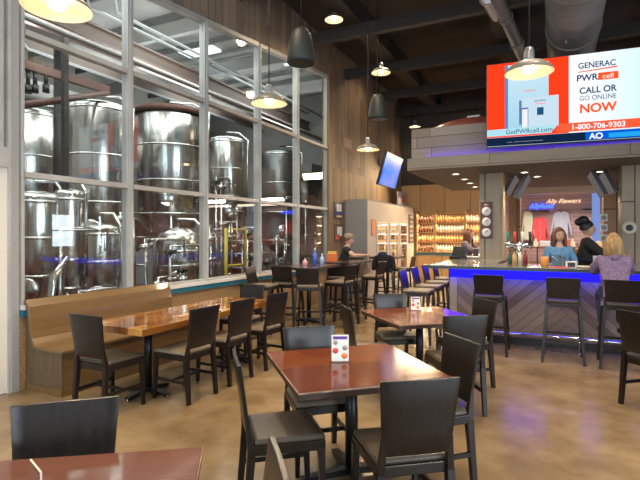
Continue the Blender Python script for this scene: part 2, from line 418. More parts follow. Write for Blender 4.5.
# brewery room behind the glass
BX = -12.2; BY0 = 1.2; BY1 = 14.6
struct(box('floor_brewery', brewfloor, BX, XW - .15, BY0, BY1, -.12, 0))
struct(box('ceiling_brewery', brewceil, BX, XW - .15, BY0, BY1, ZC, ZC + .15))
struct(box('wall_brewery_far', brewwall, BX - .15, BX, BY0, BY1, 0, ZC))
struct(box('wall_brewery_end', mat('brewery_dark_end', (.24, .23, .22), .8), BX, XW - .15, BY1, BY1 + .15, 0, ZC))
struct(box('wall_brewery_near', brewwall, BX, XW - .15, BY0 - .15, BY0, 0, ZC))

# ceiling beams of the taproom and of the brewery
for i, (x0, x1) in enumerate(((-3.9, -3.55), (-1.2, -.85), (2.0, 2.35))):
    tag(MB().box(x0, x1, YN, YB, 5.95, ZC).build('roof_beam', beam_m), ['dark roof beam running deep along the window side of the ceiling', 'dark roof beam over the middle of the taproom', 'dark roof beam over the bar side of the room'][i], 'beam', 'long roof beams')
bl = ['nearest', 'second', 'third', 'fourth', 'fifth', 'farthest']
for i, y in enumerate((4.4, 6.8, 9.2, 11.6, 13.9, 16.1)):
    tag(MB().box(XW, XR, y, y + .14, 5.70, 5.95).build('roof_joist', beam_m), bl[i] + ' dark joist crossing under the ceiling beams', 'beam', 'cross joists under the ceiling')

# round ducts over the bar
def duct(name, p0, p1, r, m, label, rings=6, n=24):
    t = empty(name, p0); p0 = V(p0); q = V(p1) - p0
    MB().tube([V((0, 0, 0)), q], r, n).build('duct_run', m, t)
    for i in range(1, rings):
        c = q * i / rings; d = q.normalized() * .025; MB().tube([c - d, c + d], r + .018, n).build('joint_band', m, t)
    return tag(t, label, 'duct')
duct('air_duct', (.28, 5.6, 5.2), (.28, YB - .01, 5.2), .42, duct_m, 'large round grey air duct running above the big television')
duct('air_duct', (-1.1, 6.4, 5.75), (-.35, 10.5, 4.6), .10, duct_m, 'thin grey branch duct slanting towards the large round duct')
duct('air_duct', (-1.4, 4.6, 5.5), (-.9, 9.0, 5.5), .13, mat('foil_duct', (.6, .6, .62), .3, .9), 'shiny foil covered pipe high over the canopy front')

# ================================================================== BREWERY EQUIPMENT
def tank(c, r, zb, zt, label, cone=.5, dome=.13, m=None, legs=4, door=True):
    m = m or steel; t = empty('brewing_tank', (c[0], c[1], 0))
    prof = [(.03, zb - cone), (.07, zb - cone + .02), (r, zb), (r, zt), (r * .97, zt + dome * .35), (r * .8, zt + dome * .7), (r * .45, zt + dome * .93), (.001, zt + dome)]
    MB().lathe(prof, n=40).build('vessel', m, t)
    rb = MB()
    for z in (zb + .04, zb + (zt - zb) * .33, zb + (zt - zb) * .66, zt - .04):
        rb.lathe([(r, z - .02), (r + .012, z - .01), (r + .012, z + .01), (r, z + .02)], n=40)
    rb.build('band', steel_pipe, t)
    for i in range(legs):
        a = PI / 4 + i * 2 * PI / legs; x, y = (r - .04) * math.cos(a), (r - .04) * math.sin(a)
        MB().tube([(x, y, 0), (x, y, zb + .08)], .035).tube([(x, y, 0), (x, y, .03)], .07).build('leg', steel_pipe, t)
    MB().tube([(0, 0, zb - cone + .03), (0, 0, max(.16, zb - cone - .2)), (r * .9, 0, max(.16, zb - cone - .2))], .03).build('drain_pipe', steel_pipe, t)
    if door:
        a = -.9; MB().lathe([(.001, .02), (.15, .02), (.17, 0), (.17, -.04)], c=(0, 0, 0), n=20, axis='X').build('manway', steel_pipe, t, xf=Matrix.Translation((r * math.cos(a), r * math.sin(a), zb + .35)) @ Matrix.Rotation(a, 4, 'Z'))
    MB().tube([(0, 0, zt + dome - .02), (0, 0, zt + dome + .14), (r * .5, r * .4, zt + dome + .14), (r + .06, r * .4, zt + dome - .1), (r + .06, r * .2, zb + .2)], .025).build('vent_pipe', steel_pipe, t)
    return tag(t, label, 'tank')
def at_px(u, X):
    q = atX(u, HZ, X); return (q.x, q.y)
tank(at_px(98, -7.3), .56, 1.35, 3.80, 'tall polished tank left of the widest tank, behind the first glass bay')
tank(at_px(170, -7.5), .76, 2.0, 4.2, 'widest polished fermenting tank with dark rim behind the second glass bay', cone=.7)
tank(at_px(227, -8.1), .50, 1.9, 4.15, 'slender steel tank behind the third glass bay with pipework around it')
tank(at_px(36, -6.7), .40, .5, 2.1, 'short steel tank nearest the pale column at far left', cone=.25)
tank(at_px(69, -6.35), .21, .8, 2.15, 'narrow upright steel vessel between two low tanks', cone=.25, door=False)
tank(at_px(101, -6.1), .27, .35, 1.65, 'low steel tank in front of the tall left tank', cone=.15)
tank(at_px(179, -6.3), .44, .45, 1.35, 'low conical topped steel tank under the widest tank', cone=.2, dome=.4)
tank(at_px(243, -6.5), .35, .55, 1.50, 'brown clad tank inside a yellow pipe frame', cone=.2, m=copper_m, door=False)
tank(at_px(280, -8.0), .62, 1.4, 4.2, 'dark dull tank behind the fourth glass bay', m=mat('dull_steel', (.22, .22, .22), .3, .9))
tank(at_px(25, -9.4), .8, 1.5, 3.9, 'far steel tank at the left edge of the brewery', cone=.6)
tank(at_px(128, -10.3), .7, 1.5, 3.6, 'far steel tank seen between the two largest tanks', cone=.5)
# dark rim/platform around the widest tank
x, y = at_px(170, -7.5)
tag(MB().lathe([(.78, 4.13), (.83, 4.13), (.83, 4.24), (.78, 4.24), (.78, 4.13)], (x, y, 0), 40).build('catwalk_ring', red_steel), 'maroon ring clasping the top of the widest tank', 'platform')
t = empty('pipe_gantry', (0, 0, 0))
A, B_, C_ = atX(12, 107, -6.2), atX(108, 93, -6.9), atX(15, 62, -6.9)
MB().tube([A, B_], .05).build('rail', red_steel, t); MB().bar(C_, B_ + V((0, 0, .05)), .1, .12).build('beam', red_steel, t)
MB().bar(V((atX(65, 40, -6.3).x, atX(65, 40, -6.3).y, 0)), atX(65, 36, -6.3), .07, .07).build('post', mat('dark_post', (.04, .035, .035), .5), t)
for u in (35, 46, 28): q = atX(u, 70, -6.9); MB().tube([q, q - V((0, 0, .22))], .03).tube([q - V((0, 0, .22)), q - V((0, 0, .34))], .05).build('hanging_valve', black_pl, t)
tag(t, 'maroon steel gantry with rail, post and hanging valves at left', 'gantry')
q = atX(61, 100, -8.6); tag(MB().tube([(q.x, q.y, 0), (q.x, q.y, 5.2)], .13).build('vertical_pipe', mat('black_pipe', (.03, .03, .03), .5)), 'thick black vertical pipe between the left tanks', 'pipe')
# long beams and pipes under the brewery roof
for X, z, w, h, lab in ((-7.6, 5.15, .16, .3, 'brown steel beam running the length of the brewery roof'), (-9.9, 5.5, .16, .3, 'brown steel beam farther back in the brewery roof')):
    tag(MB().box(X - w / 2, X + w / 2, BY0, BY1, z, z + .04).box(X - w / 2, X + w / 2, BY0, BY1, z + h - .04, z + h).box(X - .02, X + .02, BY0, BY1, z, z + h).build('steel_beam', mat('brown_girder', (.13, .09, .075), .5)), lab, 'beam')
for i, (X, z, r, m_, lab) in enumerate(((-6.0, 4.35, .04, mat('dull_pipe', (.25, .24, .23), .5, .5), 'thin steel pipe high behind the glass'), (-6.9, 4.75, .07, mat('pinkish_pipe', (.5, .36, .33), .4, .3), 'pinkish insulated pipe under the brown roof beam'), (-8.6, 5.55, .22, duct_m, 'round grey duct under the brewery roof'), (-10.8, 4.9, .28, duct_m, 'large round duct along the far brewery wall'))):
    tag(MB().tube([(X, BY0, z), (X, BY1, z)], r, 14).build('roof_pipe', m_), lab, 'pipe')
for i, y in enumerate((3.0, 5.4, 7.8, 10.2, 12.6)):
    tag(MB().box(BX, XW - .15, y, y + .12, 5.85, 6.15).build('roof_rafter', mat('grey_rafter', (.30, .29, .28), .6)), bl[i] + ' grey rafter crossing the brewery roof', 'beam', 'brewery rafters')
for i in range(9):
    y = 2.4 + i * 1.35
    tag(MB().box(BX, XW - .15, y, y + .05, 6.16, 6.30).build('roof_purlin', mat('dark_purlin', (.12, .12, .12), .6)), 'thin dark purlin under the pale brewery roof, %s from the near end' % ['first', 'second', 'third', 'fourth', 'fifth', 'sixth', 'seventh', 'eighth', 'ninth'][i], 'beam', 'purlins of the brewery roof')
for i, (X, z) in enumerate(((-6.4, 5.5), (-7.1, 5.75), (-8.9, 5.3), (-8.2, 5.8))):
    tag(MB().tube([(X, BY0, z), (X, 5.5, z), (X - .5, 6.0, z), (X - .5, BY1, z)], .03, 8).build('conduit', mat('conduit_grey', (.30, .30, .30), .4, .5)), 'thin grey conduit under the brewery roof, %s from the glass' % ['nearest', 'second', 'third', 'fourth', 'farthest'][i], 'pipe', 'conduits under the brewery roof')
q = atX(302, 120, -7.2)
tag(MB().box(q.x - .35, q.x + .35, q.y, q.y + 1.0, 3.4, 3.85).tube([(q.x, q.y + .2, 3.4), (q.x, q.y + .2, 2.0)], .12).build('air_unit', duct_m), 'boxy grey duct unit behind the fourth glass bay', 'duct')
# skylights (they give daylight)
sky_m = emit('skylight_panel', (.80, .95, 1), 3.0)
for i, (x, y) in enumerate(((-8.2, 5.2), (-10.6, 7.4), (-8.2, 9.6), (-10.6, 11.8), (-6.2, 11.2))):
    tag(MB().box(x - .5, x + .5, y - .35, y + .35, ZC - .055, ZC - .001).build('skylight', sky_m), ['bright skylight nearest the glazing at left', 'far left bright skylight', 'middle bright skylight over the slender tank', 'rear bright skylight of the brewery roof', 'bright skylight near the right end of the glazing'][i], 'skylight', 'brewery skylights')
# process pipework
random.seed(5)
def pipe_set(u0, u1, X, zlo, zhi, n, label):
    for i in range(n):
        u = u0 + (u1 - u0) * (i + .5) / n; x, y = at_px(u, X + random.uniform(-.3, .3)); z = random.uniform(zlo, zhi); l = random.uniform(.3, .8)
        z2 = max(.2, z - random.uniform(.5, 1.3))
        t = empty('process_pipe', (x, y, 0))
        MB().tube([(0, 0, 0), (0, 0, z), (.05, l, z), (.05, l, z - .3)], random.choice((.02, .03, .024))).build('pipe', steel_pipe, t)
        MB().sphere((0, 0, z - .1), .055, n=10, m=6).tube([(0, -.1, z - .1), (0, .12, z - .1)], .035).tube([(0, 0, z - .1), (.14, 0, z - .06)], .012).build('valve', random.choice((steel_pipe, black_pl, steel_pipe)), t)
        MB().sphere((0, 0, z2), .05, n=10, m=6).tube([(0, 0, z2), (.1, .05, z2 + .03)], .014).build('valve', steel_pipe, t)
        tag(t, label, 'pipe', label)
pipe_set(55, 125, -5.9, .7, 2.0, 7, 'steel pipe with valves in the tangle behind the first glass bay')
pipe_set(140, 200, -5.8, .7, 1.9, 5, 'steel pipe with valves in front of the low conical tank')
pipe_set(208, 255, -6.2, .9, 2.9, 9, 'steel pipe with valves in the dense pipework behind the third glass bay')
pipe_set(262, 320, -6.3, .8, 2.6, 6, 'steel pipe with valves behind the last two glass bays')
tt = empty('yellow_pipe_frame', (0, 0, 0))
a_, b__ = at_px(226, -5.75), at_px(245, -5.75)
MB().tube([(a_[0], a_[1], 0), (a_[0], a_[1], 1.72), (b__[0], b__[1], 1.72), (b__[0], b__[1], 0)], .035).build('frame', yellow_m, tt)
MB().tube([(a_[0], a_[1], 1.0), (b__[0], b__[1], 1.0)], .02).build('cross_bar', yellow_m, tt)
tag(tt, 'yellow pipe frame standing in front of the brown tank', 'frame')
x, y = at_px(30, -5.6)
tag(MB().box(x - .3, x + .3, y - .4, y + .35, .0, .62).build('hose_box', mat('maroon_box', (.13, .045, .03), .6)), 'maroon low box behind the glass above the bench end', 'box')
p_, q_ = atX(53, 276, -5.6), atX(68, 258, -5.6)
tag(MB().tube([V((p_.x, p_.y - .1, .1)), p_, q_], .05, 10, rs=[.05, .05, .035]).build('transfer_hose', steel_pipe), 'slanting steel hose pipe behind the bench back', 'pipe')

# ================================================================== CHAIRS
def make_chair(seatm):
    r = empty('dining_chair')
    MB().hexa([V(p) for p in ((-.20, -.20, .40), (.20, -.20, .40), (.215, .21, .40), (-.215, .21, .40), (-.20, -.20, .455), (.20, -.20, .455), (.215, .21, .455), (-.215, .21, .455))]).build('seat_frame', dark_wood, r, .004)
    MB().hexa([V(p) for p in ((-.20, -.19, .455), (.20, -.19, .455), (.215, .215, .455), (-.215, .215, .455), (-.19, -.18, .49), (.19, -.18, .49), (.205, .205, .49), (-.205, .205, .49))]).build('seat_cushion', seatm, r, .014)
    # curved solid back panel
    b = MB(); rows = [(0, .180, .515, -.205), (1, .187, .62, -.217), (2, .196, .76, -.236), (3, .206, .90, -.256)]
    g = {}
    nx = 8
    for side in (0, 1):
        for j, hw, z, y in rows:
            for i in range(nx + 1):
                x = -hw + 2 * hw * i / nx; yy = y - .006 * (1 - (x / hw) ** 2) - (.022 if side else 0)
                g[side, j, i] = b.bm.verts.new((x, yy, z))
    def q(*ks):
        f = b.bm.faces.new([g[k_] for k_ in ks]); return f
    for j in range(3):
        for i in range(nx):
            for sd in (0, 1): q((sd, j, i), (sd, j, i + 1), (sd, j + 1, i + 1), (sd, j + 1, i)).smooth = True
        q((0, j, 0), (1, j, 0), (1, j + 1, 0), (0, j + 1, 0)); q((0, j, nx), (1, j, nx), (1, j + 1, nx), (0, j + 1, nx))
    for i in range(nx):
        q((0, 0, i), (1, 0, i), (1, 0, i + 1), (0, 0, i + 1)); q((0, 3, i), (1, 3, i), (1, 3, i + 1), (0, 3, i + 1))
    b.build('backrest', dark_wood, r, .004)
    for s in (-1, 1):
        lb = MB().bar((s * .190, -.235, 0), (s * .184, -.20, .42), .034, .034, .04, .045, (1, 0, 0)); lb.bar((s * .184, -.20, .42), (s * .172, -.226, .60), .034, .04, .028, .02, (1, 0, 0))
        lb.build('leg', dark_wood, r)
        MB().bar((s * .205, .20, 0), (s * .20, .185, .42), .028, .028, .04, .04, (1, 0, 0)).build('leg', dark_wood, r)
    MB().bar((-.195, -.22, .20), (-.20, .19, .20), .018, .03, side=(1, 0, 0)).build('stretcher', dark_wood, r)
    MB().bar((.195, -.22, .20), (.20, .19, .20), .018, .03, side=(1, 0, 0)).build('stretcher', dark_wood, r)
    MB().bar((-.195, -.01, .20), (.195, -.01, .20), .018, .03, side=(0, 1, 0)).build('stretcher', dark_wood, r)
    return r
def make_stool(seatm, tall=1.07):
    r = empty('bar_stool')
    MB().hexa([V(p) for p in ((-.20, -.20, .70), (.20, -.20, .70), (.20, .20, .70), (-.20, .20, .70), (-.20, -.20, .75), (.20, -.20, .75), (.20, .20, .75), (-.20, .20, .75))]).build('seat_frame', dark_wood, r, .004)
    MB().box(-.195, .195, -.19, .205, .75, .785).build('seat_cushion', seatm, r, .014)
    b = MB()
    b.hexa([V(p) for p in ((-.175, -.205, .80), (.175, -.205, .80), (.175, -.183, .80), (-.175, -.183, .80), (-.195, -.262, tall), (.195, -.262, tall), (.195, -.240, tall), (-.195, -.240, tall))])
    b.build('backrest', dark_wood, r, .005)
    for s in (-1, 1):
        MB().bar((s * .235, -.255, 0), (s * .185, -.195, .72), .032, .032, .036, .036, (1, 0, 0)).bar((s * .185, -.195, .72), (s * .18, -.205, .86), .03, .03, .022, .018, (1, 0, 0)).build('leg', dark_wood, r)
        MB().bar((s * .225, .235, 0), (s * .185, .18, .72), .032, .032, .036, .036, (1, 0, 0)).build('leg', dark_wood, r)
        MB().bar((s * .218, -.235, .26), (s * .21, .215, .26), .02, .028, side=(1, 0, 0)).build('stretcher', dark_wood, r)
    MB().bar((-.21, .215, .30), (.21, .215, .30), .02, .032, side=(0, 1, 0)).build('footrest', dark_wood, r)
    MB().bar((-.218, -.235, .26), (.218, -.235, .26), .02, .028, side=(0, 1, 0)).build('stretcher', dark_wood, r)
    return r
protos = {}
def place(kind, seat, lat, d, f, label, group, back=True, world=None, cam=True):
    """lat,d = centre of the backrest top; f = facing direction"""
    key = (kind, seat.name)
    if key not in protos:
        protos[key] = o = (make_chair if kind == 'chair' else make_stool)(seat)
    else: o = copy_tree(protos[key])
    fv = (CR * f[0] + CF * f[1]) if cam else V((f[0], f[1], 0)); fv.normalize()
    p = W(lat, d) if world is None else V((world[0], world[1], 0))
    if back: p = p + fv * (.27 if kind == 'chair' else .25)
    o.location = (p.x, p.y, 0); o.rotation_euler = (0, 0, angle(fv))
    return tag(o, label, 'chair' if kind == 'chair' else 'bar stool', group)
G1, G2, G3, G4, G5 = 'chairs at the long window table', 'chairs at the front square table', 'chairs at the second square table', 'stools on the front side of the bar', 'stools on the left side of the bar'
# long table
place('chair', dark_vinyl, 0, 0, (0, 1), 'dark wooden chair at the near end of the long table, back to the viewer', G1, world=(-3.70, 2.87), cam=False)
place('chair', tan_vinyl, 0, 0, (-1, .05), 'first dark chair along the aisle side of the long table', G1, world=(-3.05, 3.70), cam=False)
place('chair', tan_vinyl, 0, 0, (-1, .05), 'middle dark chair along the aisle side of the long table', G1, world=(-3.04, 4.32), cam=False)
place('chair', tan_vinyl, 0, 0, (-1, .10), 'farthest dark chair along the aisle side of the long table', G1, world=(-3.00, 4.98), cam=False)
place('chair', tan_vinyl, 0, 0, (0, -1), 'dark chair at the far end of the long table by the window', G1, world=(-3.87, 5.72), cam=False)
# front square table
place('chair', dark_vinyl, .49, 2.33, (-.20, .98), 'large dark chair in the foreground with its back to the viewer at the front table', G2)
place('chair', dark_vinyl, -.485, 2.77, (.95, .24), 'dark chair on the left side of the front square table, seen side on', G2)
place('chair', tan_vinyl, -.085, 3.68, (.28, -.96), 'chair behind the front square table facing the viewer with bluish shine', G2)
place('chair', dark_vinyl, .965, 3.27, (-.95, -.30), 'dark chair tucked at the right side of the front square table', G2)
# second square table
place('chair', dark_vinyl, 1.27, 4.18, (-.10, .99), 'dark chair with its back to the viewer at the second square table', G3)
place('chair', dark_vinyl, 1.80, 5.22, (-.95, -.26), 'dark chair at the right side of the second square table near the bar', G3)
place('chair', tan_vinyl, .25, 4.70, (.95, .20), 'dark chair at the left side of the second square table', G3)
place('chair', tan_vinyl, .83, 5.72, (.15, -.99), 'chair beyond the second square table with pale cyan shine on its back', G3)
place('chair', dark_vinyl, 2.87, 4.36, (.96, .26), 'dark chair cut by the right edge of the photo, shiny back', None)
place('chair', dark_vinyl, -1.07, 2.03, (.31, -.95), 'dark chair in the lower left corner behind the reddish table', None)
place('chair', dark_vinyl, -.12, 1.47, (-.97, -.22), 'dark chair at the bottom edge of the photo seen edge on', None)
# bar front stools
place('stool', dark_vinyl, 0, 0, (0, 1), 'left bar stool of the three along the front of the bar', G4, world=(-.80, 6.72), cam=False)
place('stool', dark_vinyl, 0, 0, (0, 1), 'middle bar stool of the three along the front of the bar', G4, world=(.09, 6.66), cam=False)
place('stool', dark_vinyl, 0, 0, (0, 1), 'bar stool on which the woman in the purple fleece sits', G4, world=(.72, 6.62), cam=False)
for i, u in enumerate((407, 416, 425, 433)):
    v = (266.5, 265.3, 263.3, 261.5)[i]; p = P(u, v, 1.04)
    place('stool', tan_vinyl, 0, 0, (1, 0), ['nearest', 'second nearest', 'third nearest', 'farthest'][i] + ' stool with a blue lit back at the left side of the bar', G5, world=(-2.10, (7.15, 7.85, 8.55, 9.3)[i]), cam=False)

# ================================================================== TABLES
def square_table(corner, ex, ey, sx, sy, label, topm, z=.75, kind='dining_table', cat='table', base='plate', th=.035, group=None):
    """corner + orthogonal directions ex,ey (world), origin at table centre"""
    ex, ey = V((ex[0], ex[1], 0)).normalized(), V((ey[0], ey[1], 0)).normalized()
    c = V((corner[0], corner[1], 0)) + ex * sx / 2 + ey * sy / 2
    t = empty(kind, c, math.atan2(ex.y, ex.x))
    MB().box(-sx / 2, sx / 2, -sy / 2, sy / 2, z - .012, z).build('tabletop', topm, t, .003)
    MB().box(-sx / 2, sx / 2, -sy / 2, sy / 2, z - .012 - th, z - .0125).build('edge_band', edge_wood if topm is not butcher else butcher, t, .003)
    if topm in (table_red, table_brown):
        q_ = .0035; MB().box(-sx / 2 - q_, sx / 2 + q_, -sy / 2 - q_, sy / 2 + q_, z - .011, z - .003).build('worn_rim', worn, t)
    spots = [(0, 0)] if base != 'double' else [(0, -sy / 2 + .42), (0, sy / 2 - .42)]
    for x, y in spots:
        p = MB().tube([(x, y, .05), (x, y, z - .06)], .04, 16)
        p.box(x - .16, x + .16, y - .03, y + .03, z - .07, z - .047).box(x - .03, x + .03, y - .16, y + .16, z - .07, z - .047)
        p.build('pedestal', black_iron, t)
        f = MB()
        L_ = min(sx, sy) * .36
        for dx, dy in ((1, 0), (-1, 0), (0, 1), (0, -1)):
            f.bar((x, y, .06), (x + dx * L_, y + dy * L_, .028), .07, .045, .05, .03, side=(dy, dx, 0) if False else None)
        f.build('base', black_iron, t)
        for dx, dy in ((1, 0), (-1, 0), (0, 1), (0, -1)):
            MB().lathe([(.001, .03), (.022, .028), (.024, .0), (.001, 0)], (x + dx * (L_ - .02), y + dy * (L_ - .02), 0), 12).build('foot', bright_foot, t)
    return tag(t, label, cat, group)
def cam2(lat, d): p = W(lat, d); return (p.x, p.y)
exc = CR * .959 + CF * .284; eyc = CR * -.276 + CF * .961
square_table(cam2(-.118, 2.582), exc, eyc, .95, .95, 'glossy red brown square table in the foreground with a menu card', table_red)
square_table(cam2(.745, 4.53), exc, eyc, .95, .98, 'glossy square table between the front table and the bar', table_red)
square_table(cam2(3.40, 3.60), exc, eyc, .95, .95, 'square table corner cut off by the right edge', table_red)
ex2 = CR * .987 + CF * .159; ey2 = CR * -.159 + CF * .987
c0 = W(-.4717, 1.927) - ex2 * .95 - ey2 * .95
square_table((c0.x, c0.y), ex2, ey2, .95, .95, 'reddish brown glossy table in the lower left corner', table_brown)
square_table((-4.05, 3.16), (1, 0), (0, 1), .74, 2.22, 'long butcher block table beside the wooden bench', butcher, base='double', th=.05)

# high tables
HTm = noise_mat('dark_high_table_top', (.045, .028, .022), (.09, .055, .042), 5, .25, (1, 6, 1), coat=.4)
HT = [(-4.02, 7.75, .72, 1.25, 'high dark pub table nearest, beside the fourth window bay'), (-4.00, 9.95, .72, 1.25, 'high dark pub table where the man in the cap sits'), (-3.9, 11.95, .7, .9, 'high dark pub table beside the grey cooler')]
HT = [(x, y - (.55 if i == 1 else .0), sx, sy, l) for i, (x, y, sx, sy, l) in enumerate(HT)]
for x, y, sx, sy, lab in HT:
    square_table((x - sx / 2, y - sy / 2), (1, 0), (0, 1), sx, sy, lab, HTm, z=1.05, kind='high_table', cat='table', group='high pub tables')
GS = 'stools around the high pub tables'
def st(x, y, f, lab, m=tan_vinyl): return place('stool', m, 0, 0, f, lab, GS, back=False, world=(x, y), cam=False)
st(-4.35, 6.75, (1, .15), 'stool nearest the sill, turned sideways in front of the nearest high table')
st(-3.64, 7.04, (-.35, 1), 'stool seen from behind in front of the nearest high table')
st(-4.18, 7.25, (-.1, 1), 'stool half hidden to the left of the nearest high table')
st(-3.45, 7.85, (-1, .1), 'stool at the right side of the nearest high table')
st(-3.45, 8.3, (-1, -.1), 'stool at the far right corner of the nearest high table')
st(-3.82, 8.65, (-.25, 1), 'stool seen from behind before the table of the man in the cap')
st(-3.35, 9.2, (-1, .1), 'stool at the right side of the capped man’s table')
st(-4.15, 10.3, (.3, -1), 'stool under the man in the black t-shirt')
st(-3.7, 11.15, (-.2, 1), 'stool with a black jacket hung over its back')
st(-3.4, 11.75, (-1, 0), 'stool to the right of the black jacket by the cooler doors')

# ================================================================== BENCH
b = MB(); XB = XW + .045
out = [(XB, .93), (XB + .035, .935), (XB + .075, .86), (XB + .10, .74), (XB + .115, .62), (XB + .135, .54), (XB + .17, .485), (XB + .23, .465), (XB + .36, .462), (XB + .60, .462), (XB + .60, .435), (XB + .22, .435), (XB + .14, .455), (XB + .10, .52), (XB + .075, .62), (XB + .06, .75), (XB + .035, .84), (XB, .85)]
Y0B, Y1B = 3.10, 5.12
bench = empty('booth_bench', (XW, Y0B, 0))
def loc_build(mb, name, m, bev=0): return mb.build(name, m, bench, bev, xf=Matrix.Translation((-XW, -Y0B, 0)))
loc_build(MB().prism(out, 'Y', Y0B, Y1B), 'curved_seat', oak, .003)
endp = [(XB, 0), (XB + .55, 0), (XB + .55, .434), (XB + .22, .434), (XB + .14, .454), (XB + .10, .52), (XB + .075, .62), (XB + .06, .75), (XB + .035, .84), (XB, .84)]
loc_build(MB().prism(endp, 'Y', Y0B + .03, Y0B + .06), 'end_panel', shaded_oak)
loc_build(MB().prism(endp, 'Y', Y1B - .06, Y1B - .03), 'end_panel', oak)
loc_build(MB().box(XB + .52, XB + .55, Y0B + .06, Y1B - .06, 0, .434), 'front_panel', oak)
loc_build(MB().box(XB, XB + .565, Y0B + .015, Y0B + .03, 0, .07).box(XB + .55, XB + .565, Y0B + .03, Y1B - .03, 0, .07), 'toe_trim', oak)
tag(bench, 'long honey oak booth bench with curved back under the window', 'bench')

# ================================================================== BAR
BYF = 7.5; BXL = -1.45; BZ = 1.15
bar = empty('bar_counter', (0, BYF, 0))
def bb(mb, name, m, bev=0): return mb.build(name, m, bar, bev, xf=Matrix.Translation((0, -BYF, 0)))
chev = chevron_mat()
bb(MB().box(BXL, 3.6, BYF, BYF + .12, .12, BZ - .05), 'front_panel', chev)
bb(MB().box(BXL, BXL + .12, BYF + .12, 12.4, .12, BZ - .05), 'side_panel', chev)
bb(MB().box(BXL + .04, 3.6, BYF + .04, BYF + .12, 0, .12).box(BXL + .04, BXL + .12, BYF + .12, 12.4, 0, .12), 'plinth', black_pl)
bb(MB().box(BXL - .015, BXL + .11, BYF - .02, BYF, .0, BZ - .05).box(BXL - .015, BXL, BYF - .02, BYF + .1, 0, BZ - .05), 'corner_post', greycol)
bb(MB().m(0).prism([(BXL - .28, BYF - .30), (3.7, BYF - .30), (3.7, BYF + .55), (BXL + .62, BYF + .55), (BXL + .62, 12.6), (BXL - .28, 12.6)], 'Z', BZ - .005, BZ), 'counter_top', bar_top_m)
bb(MB().prism([(BXL - .285, BYF - .305), (3.7, BYF - .305), (3.7, BYF + .555), (BXL + .625, BYF + .555), (BXL + .625, 12.6), (BXL - .285, 12.6)], 'Z', BZ - .05, BZ - .006), 'counter_edge', bar_edge_m)
bb(MB().box(BXL + .02, 3.6, BYF - .075, BYF - .06, BZ - .062, BZ - .05), 'led_strip', blue_led)
bb(MB().box(BXL - .075, BXL - .06, BYF, 12.4, BZ - .062, BZ - .05), 'led_strip', blue_led)
bb(MB().box(BXL, 3.6, BYF - .032, BYF - .022, BZ - .19, BZ - .05), 'painted_led_wash', blue_band)  # glowing band imitates the LED light washing the top of the front
bb(MB().box(BXL + .12, 3.6, BYF + .12, BYF + .5, .5, .53).box(BXL + .12, BXL + .5, BYF + .5, 12.4, .5, .53), 'inner_shelf', black_pl)
tag(bar, 'long bar counter with chevron plank front and blue lighting under the top', 'bar')
rail = empty('foot_rail', (BXL, BYF, 0))
MB().tube([(-.18, 4.6, .2), (-.18, -.18, .2), (5.0, -.18, .2)], .026, 12).build('rail', chrome, rail)
for x in (.55, 1.75, 2.95, 4.15): MB().tube([(x, -.18, .2), (x, -.18, .02)], .018).tube([(x, -.18, .02), (x, -.18, 0)], .05).build('bracket', chrome, rail)
tag(rail, 'polished metal foot rail along the base of the bar', 'rail')
# blue light under the counter
def area(name, loc, rot, sx, sy, power, col, spread=PI):
    l = bpy.data.lights.new(name, 'AREA'); l.shape = 'RECTANGLE'; l.size = sx; l.size_y = sy; l.energy = power; l.color = col; l.spread = spread
    o = bpy.data.objects.new(name, l); COL.objects.link(o); o.location = loc; o.rotation_euler = rot; return o
area('bar_led_light', (1.0, BYF - .07, BZ - .19), (math.radians(20), 0, 0), 4.9, .02, 12, (.02, .012, 1))
area('bar_led_light', (BXL - .07, BYF + 2.4, BZ - .06), (math.radians(0), math.radians(-50), 0), .03, 4.8, 42, (.02, .012, 1))
# back bar unit inside the island
bk = empty('back_bar_unit', (0, 11.2, 0))
MB().box(-.2, 3.2, -.0, .55, 0, 1.0).build('cabinet', mat('black_cabinet', (.03, .026, .024), .5), bk)
MB().box(-.25, 3.25, -.03, .58, 1.0, 1.04).build('worktop', mat('brown_worktop', (.2, .12, .07), .4), bk)
MB().box(-.15, .5, .30, .55, 1.04, 1.3).build('open_box', mat('orange_wood_box', (.45, .22, .08), .5), bk)
tag(bk, 'dark back counter with brown top inside the bar island', 'counter')

# canopy
CX0, CX1, CY0, CY1 = -2.44, 3.9, 8.5, 13.0
cn = empty('bar_canopy', (0, CY0, 2.77))
def cb(mb, name, m, bev=0, parent=None): return mb.build(name, m, parent or cn, bev, xf=Matrix.Translation((0, -CY0, -2.77)))
cb(MB().box(CX0 + .03, CX1, CY0 + .03, CY1, 2.772, 2.9), 'soffit', dark_soffit)
fas = [(CX0 + .14, CY0), (CX1, CY0), (CX1, CY0 + .028), (CX0 + .14, CY0 + .028), (CX0 + .05, CY0 + .06), (CX0 + .028, CY0 + .14), (CX0 + .028, CY1), (CX0, CY1), (CX0, CY0 + .14), (CX0 + .03, CY0 + .03)]
cb(MB().prism(fas, 'Z', 2.77, 2.98), 'fascia', grey_boards)
cb(MB().box(CX0 + .03, CX1, CY0 + .03, CY1, 2.9, 2.97), 'ledge', grey_boards)
cb(MB().box(CX0 + .04, CX1, CY0 + .28, CY0 + .32, 2.97, 3.56).box(CX0 + .04, CX0 + .08, CY0 + .32, CY1, 2.97, 3.56), 'upper_boarding', grey_boards)
cb(MB().box(CX0 + .35, CX1, CY0 + .20, CY0 + .22, 2.975, 3.0).box(CX0 + .05, CX0 + .07, CY0 + .5, CY1, 2.975, 3.0), 'led_strip', blue_led2)
area('canopy_led_light', (.7, CY0 + .21, 3.02), (PI - .5, 0, 0), 5.6, .03, 5.5, (.08, .015, 1))
area('canopy_led_light', (CX0 + .06, CY0 + 2.5, 3.02), (PI, .3, 0), .03, 4.2, 5, (.08, .015, 1))
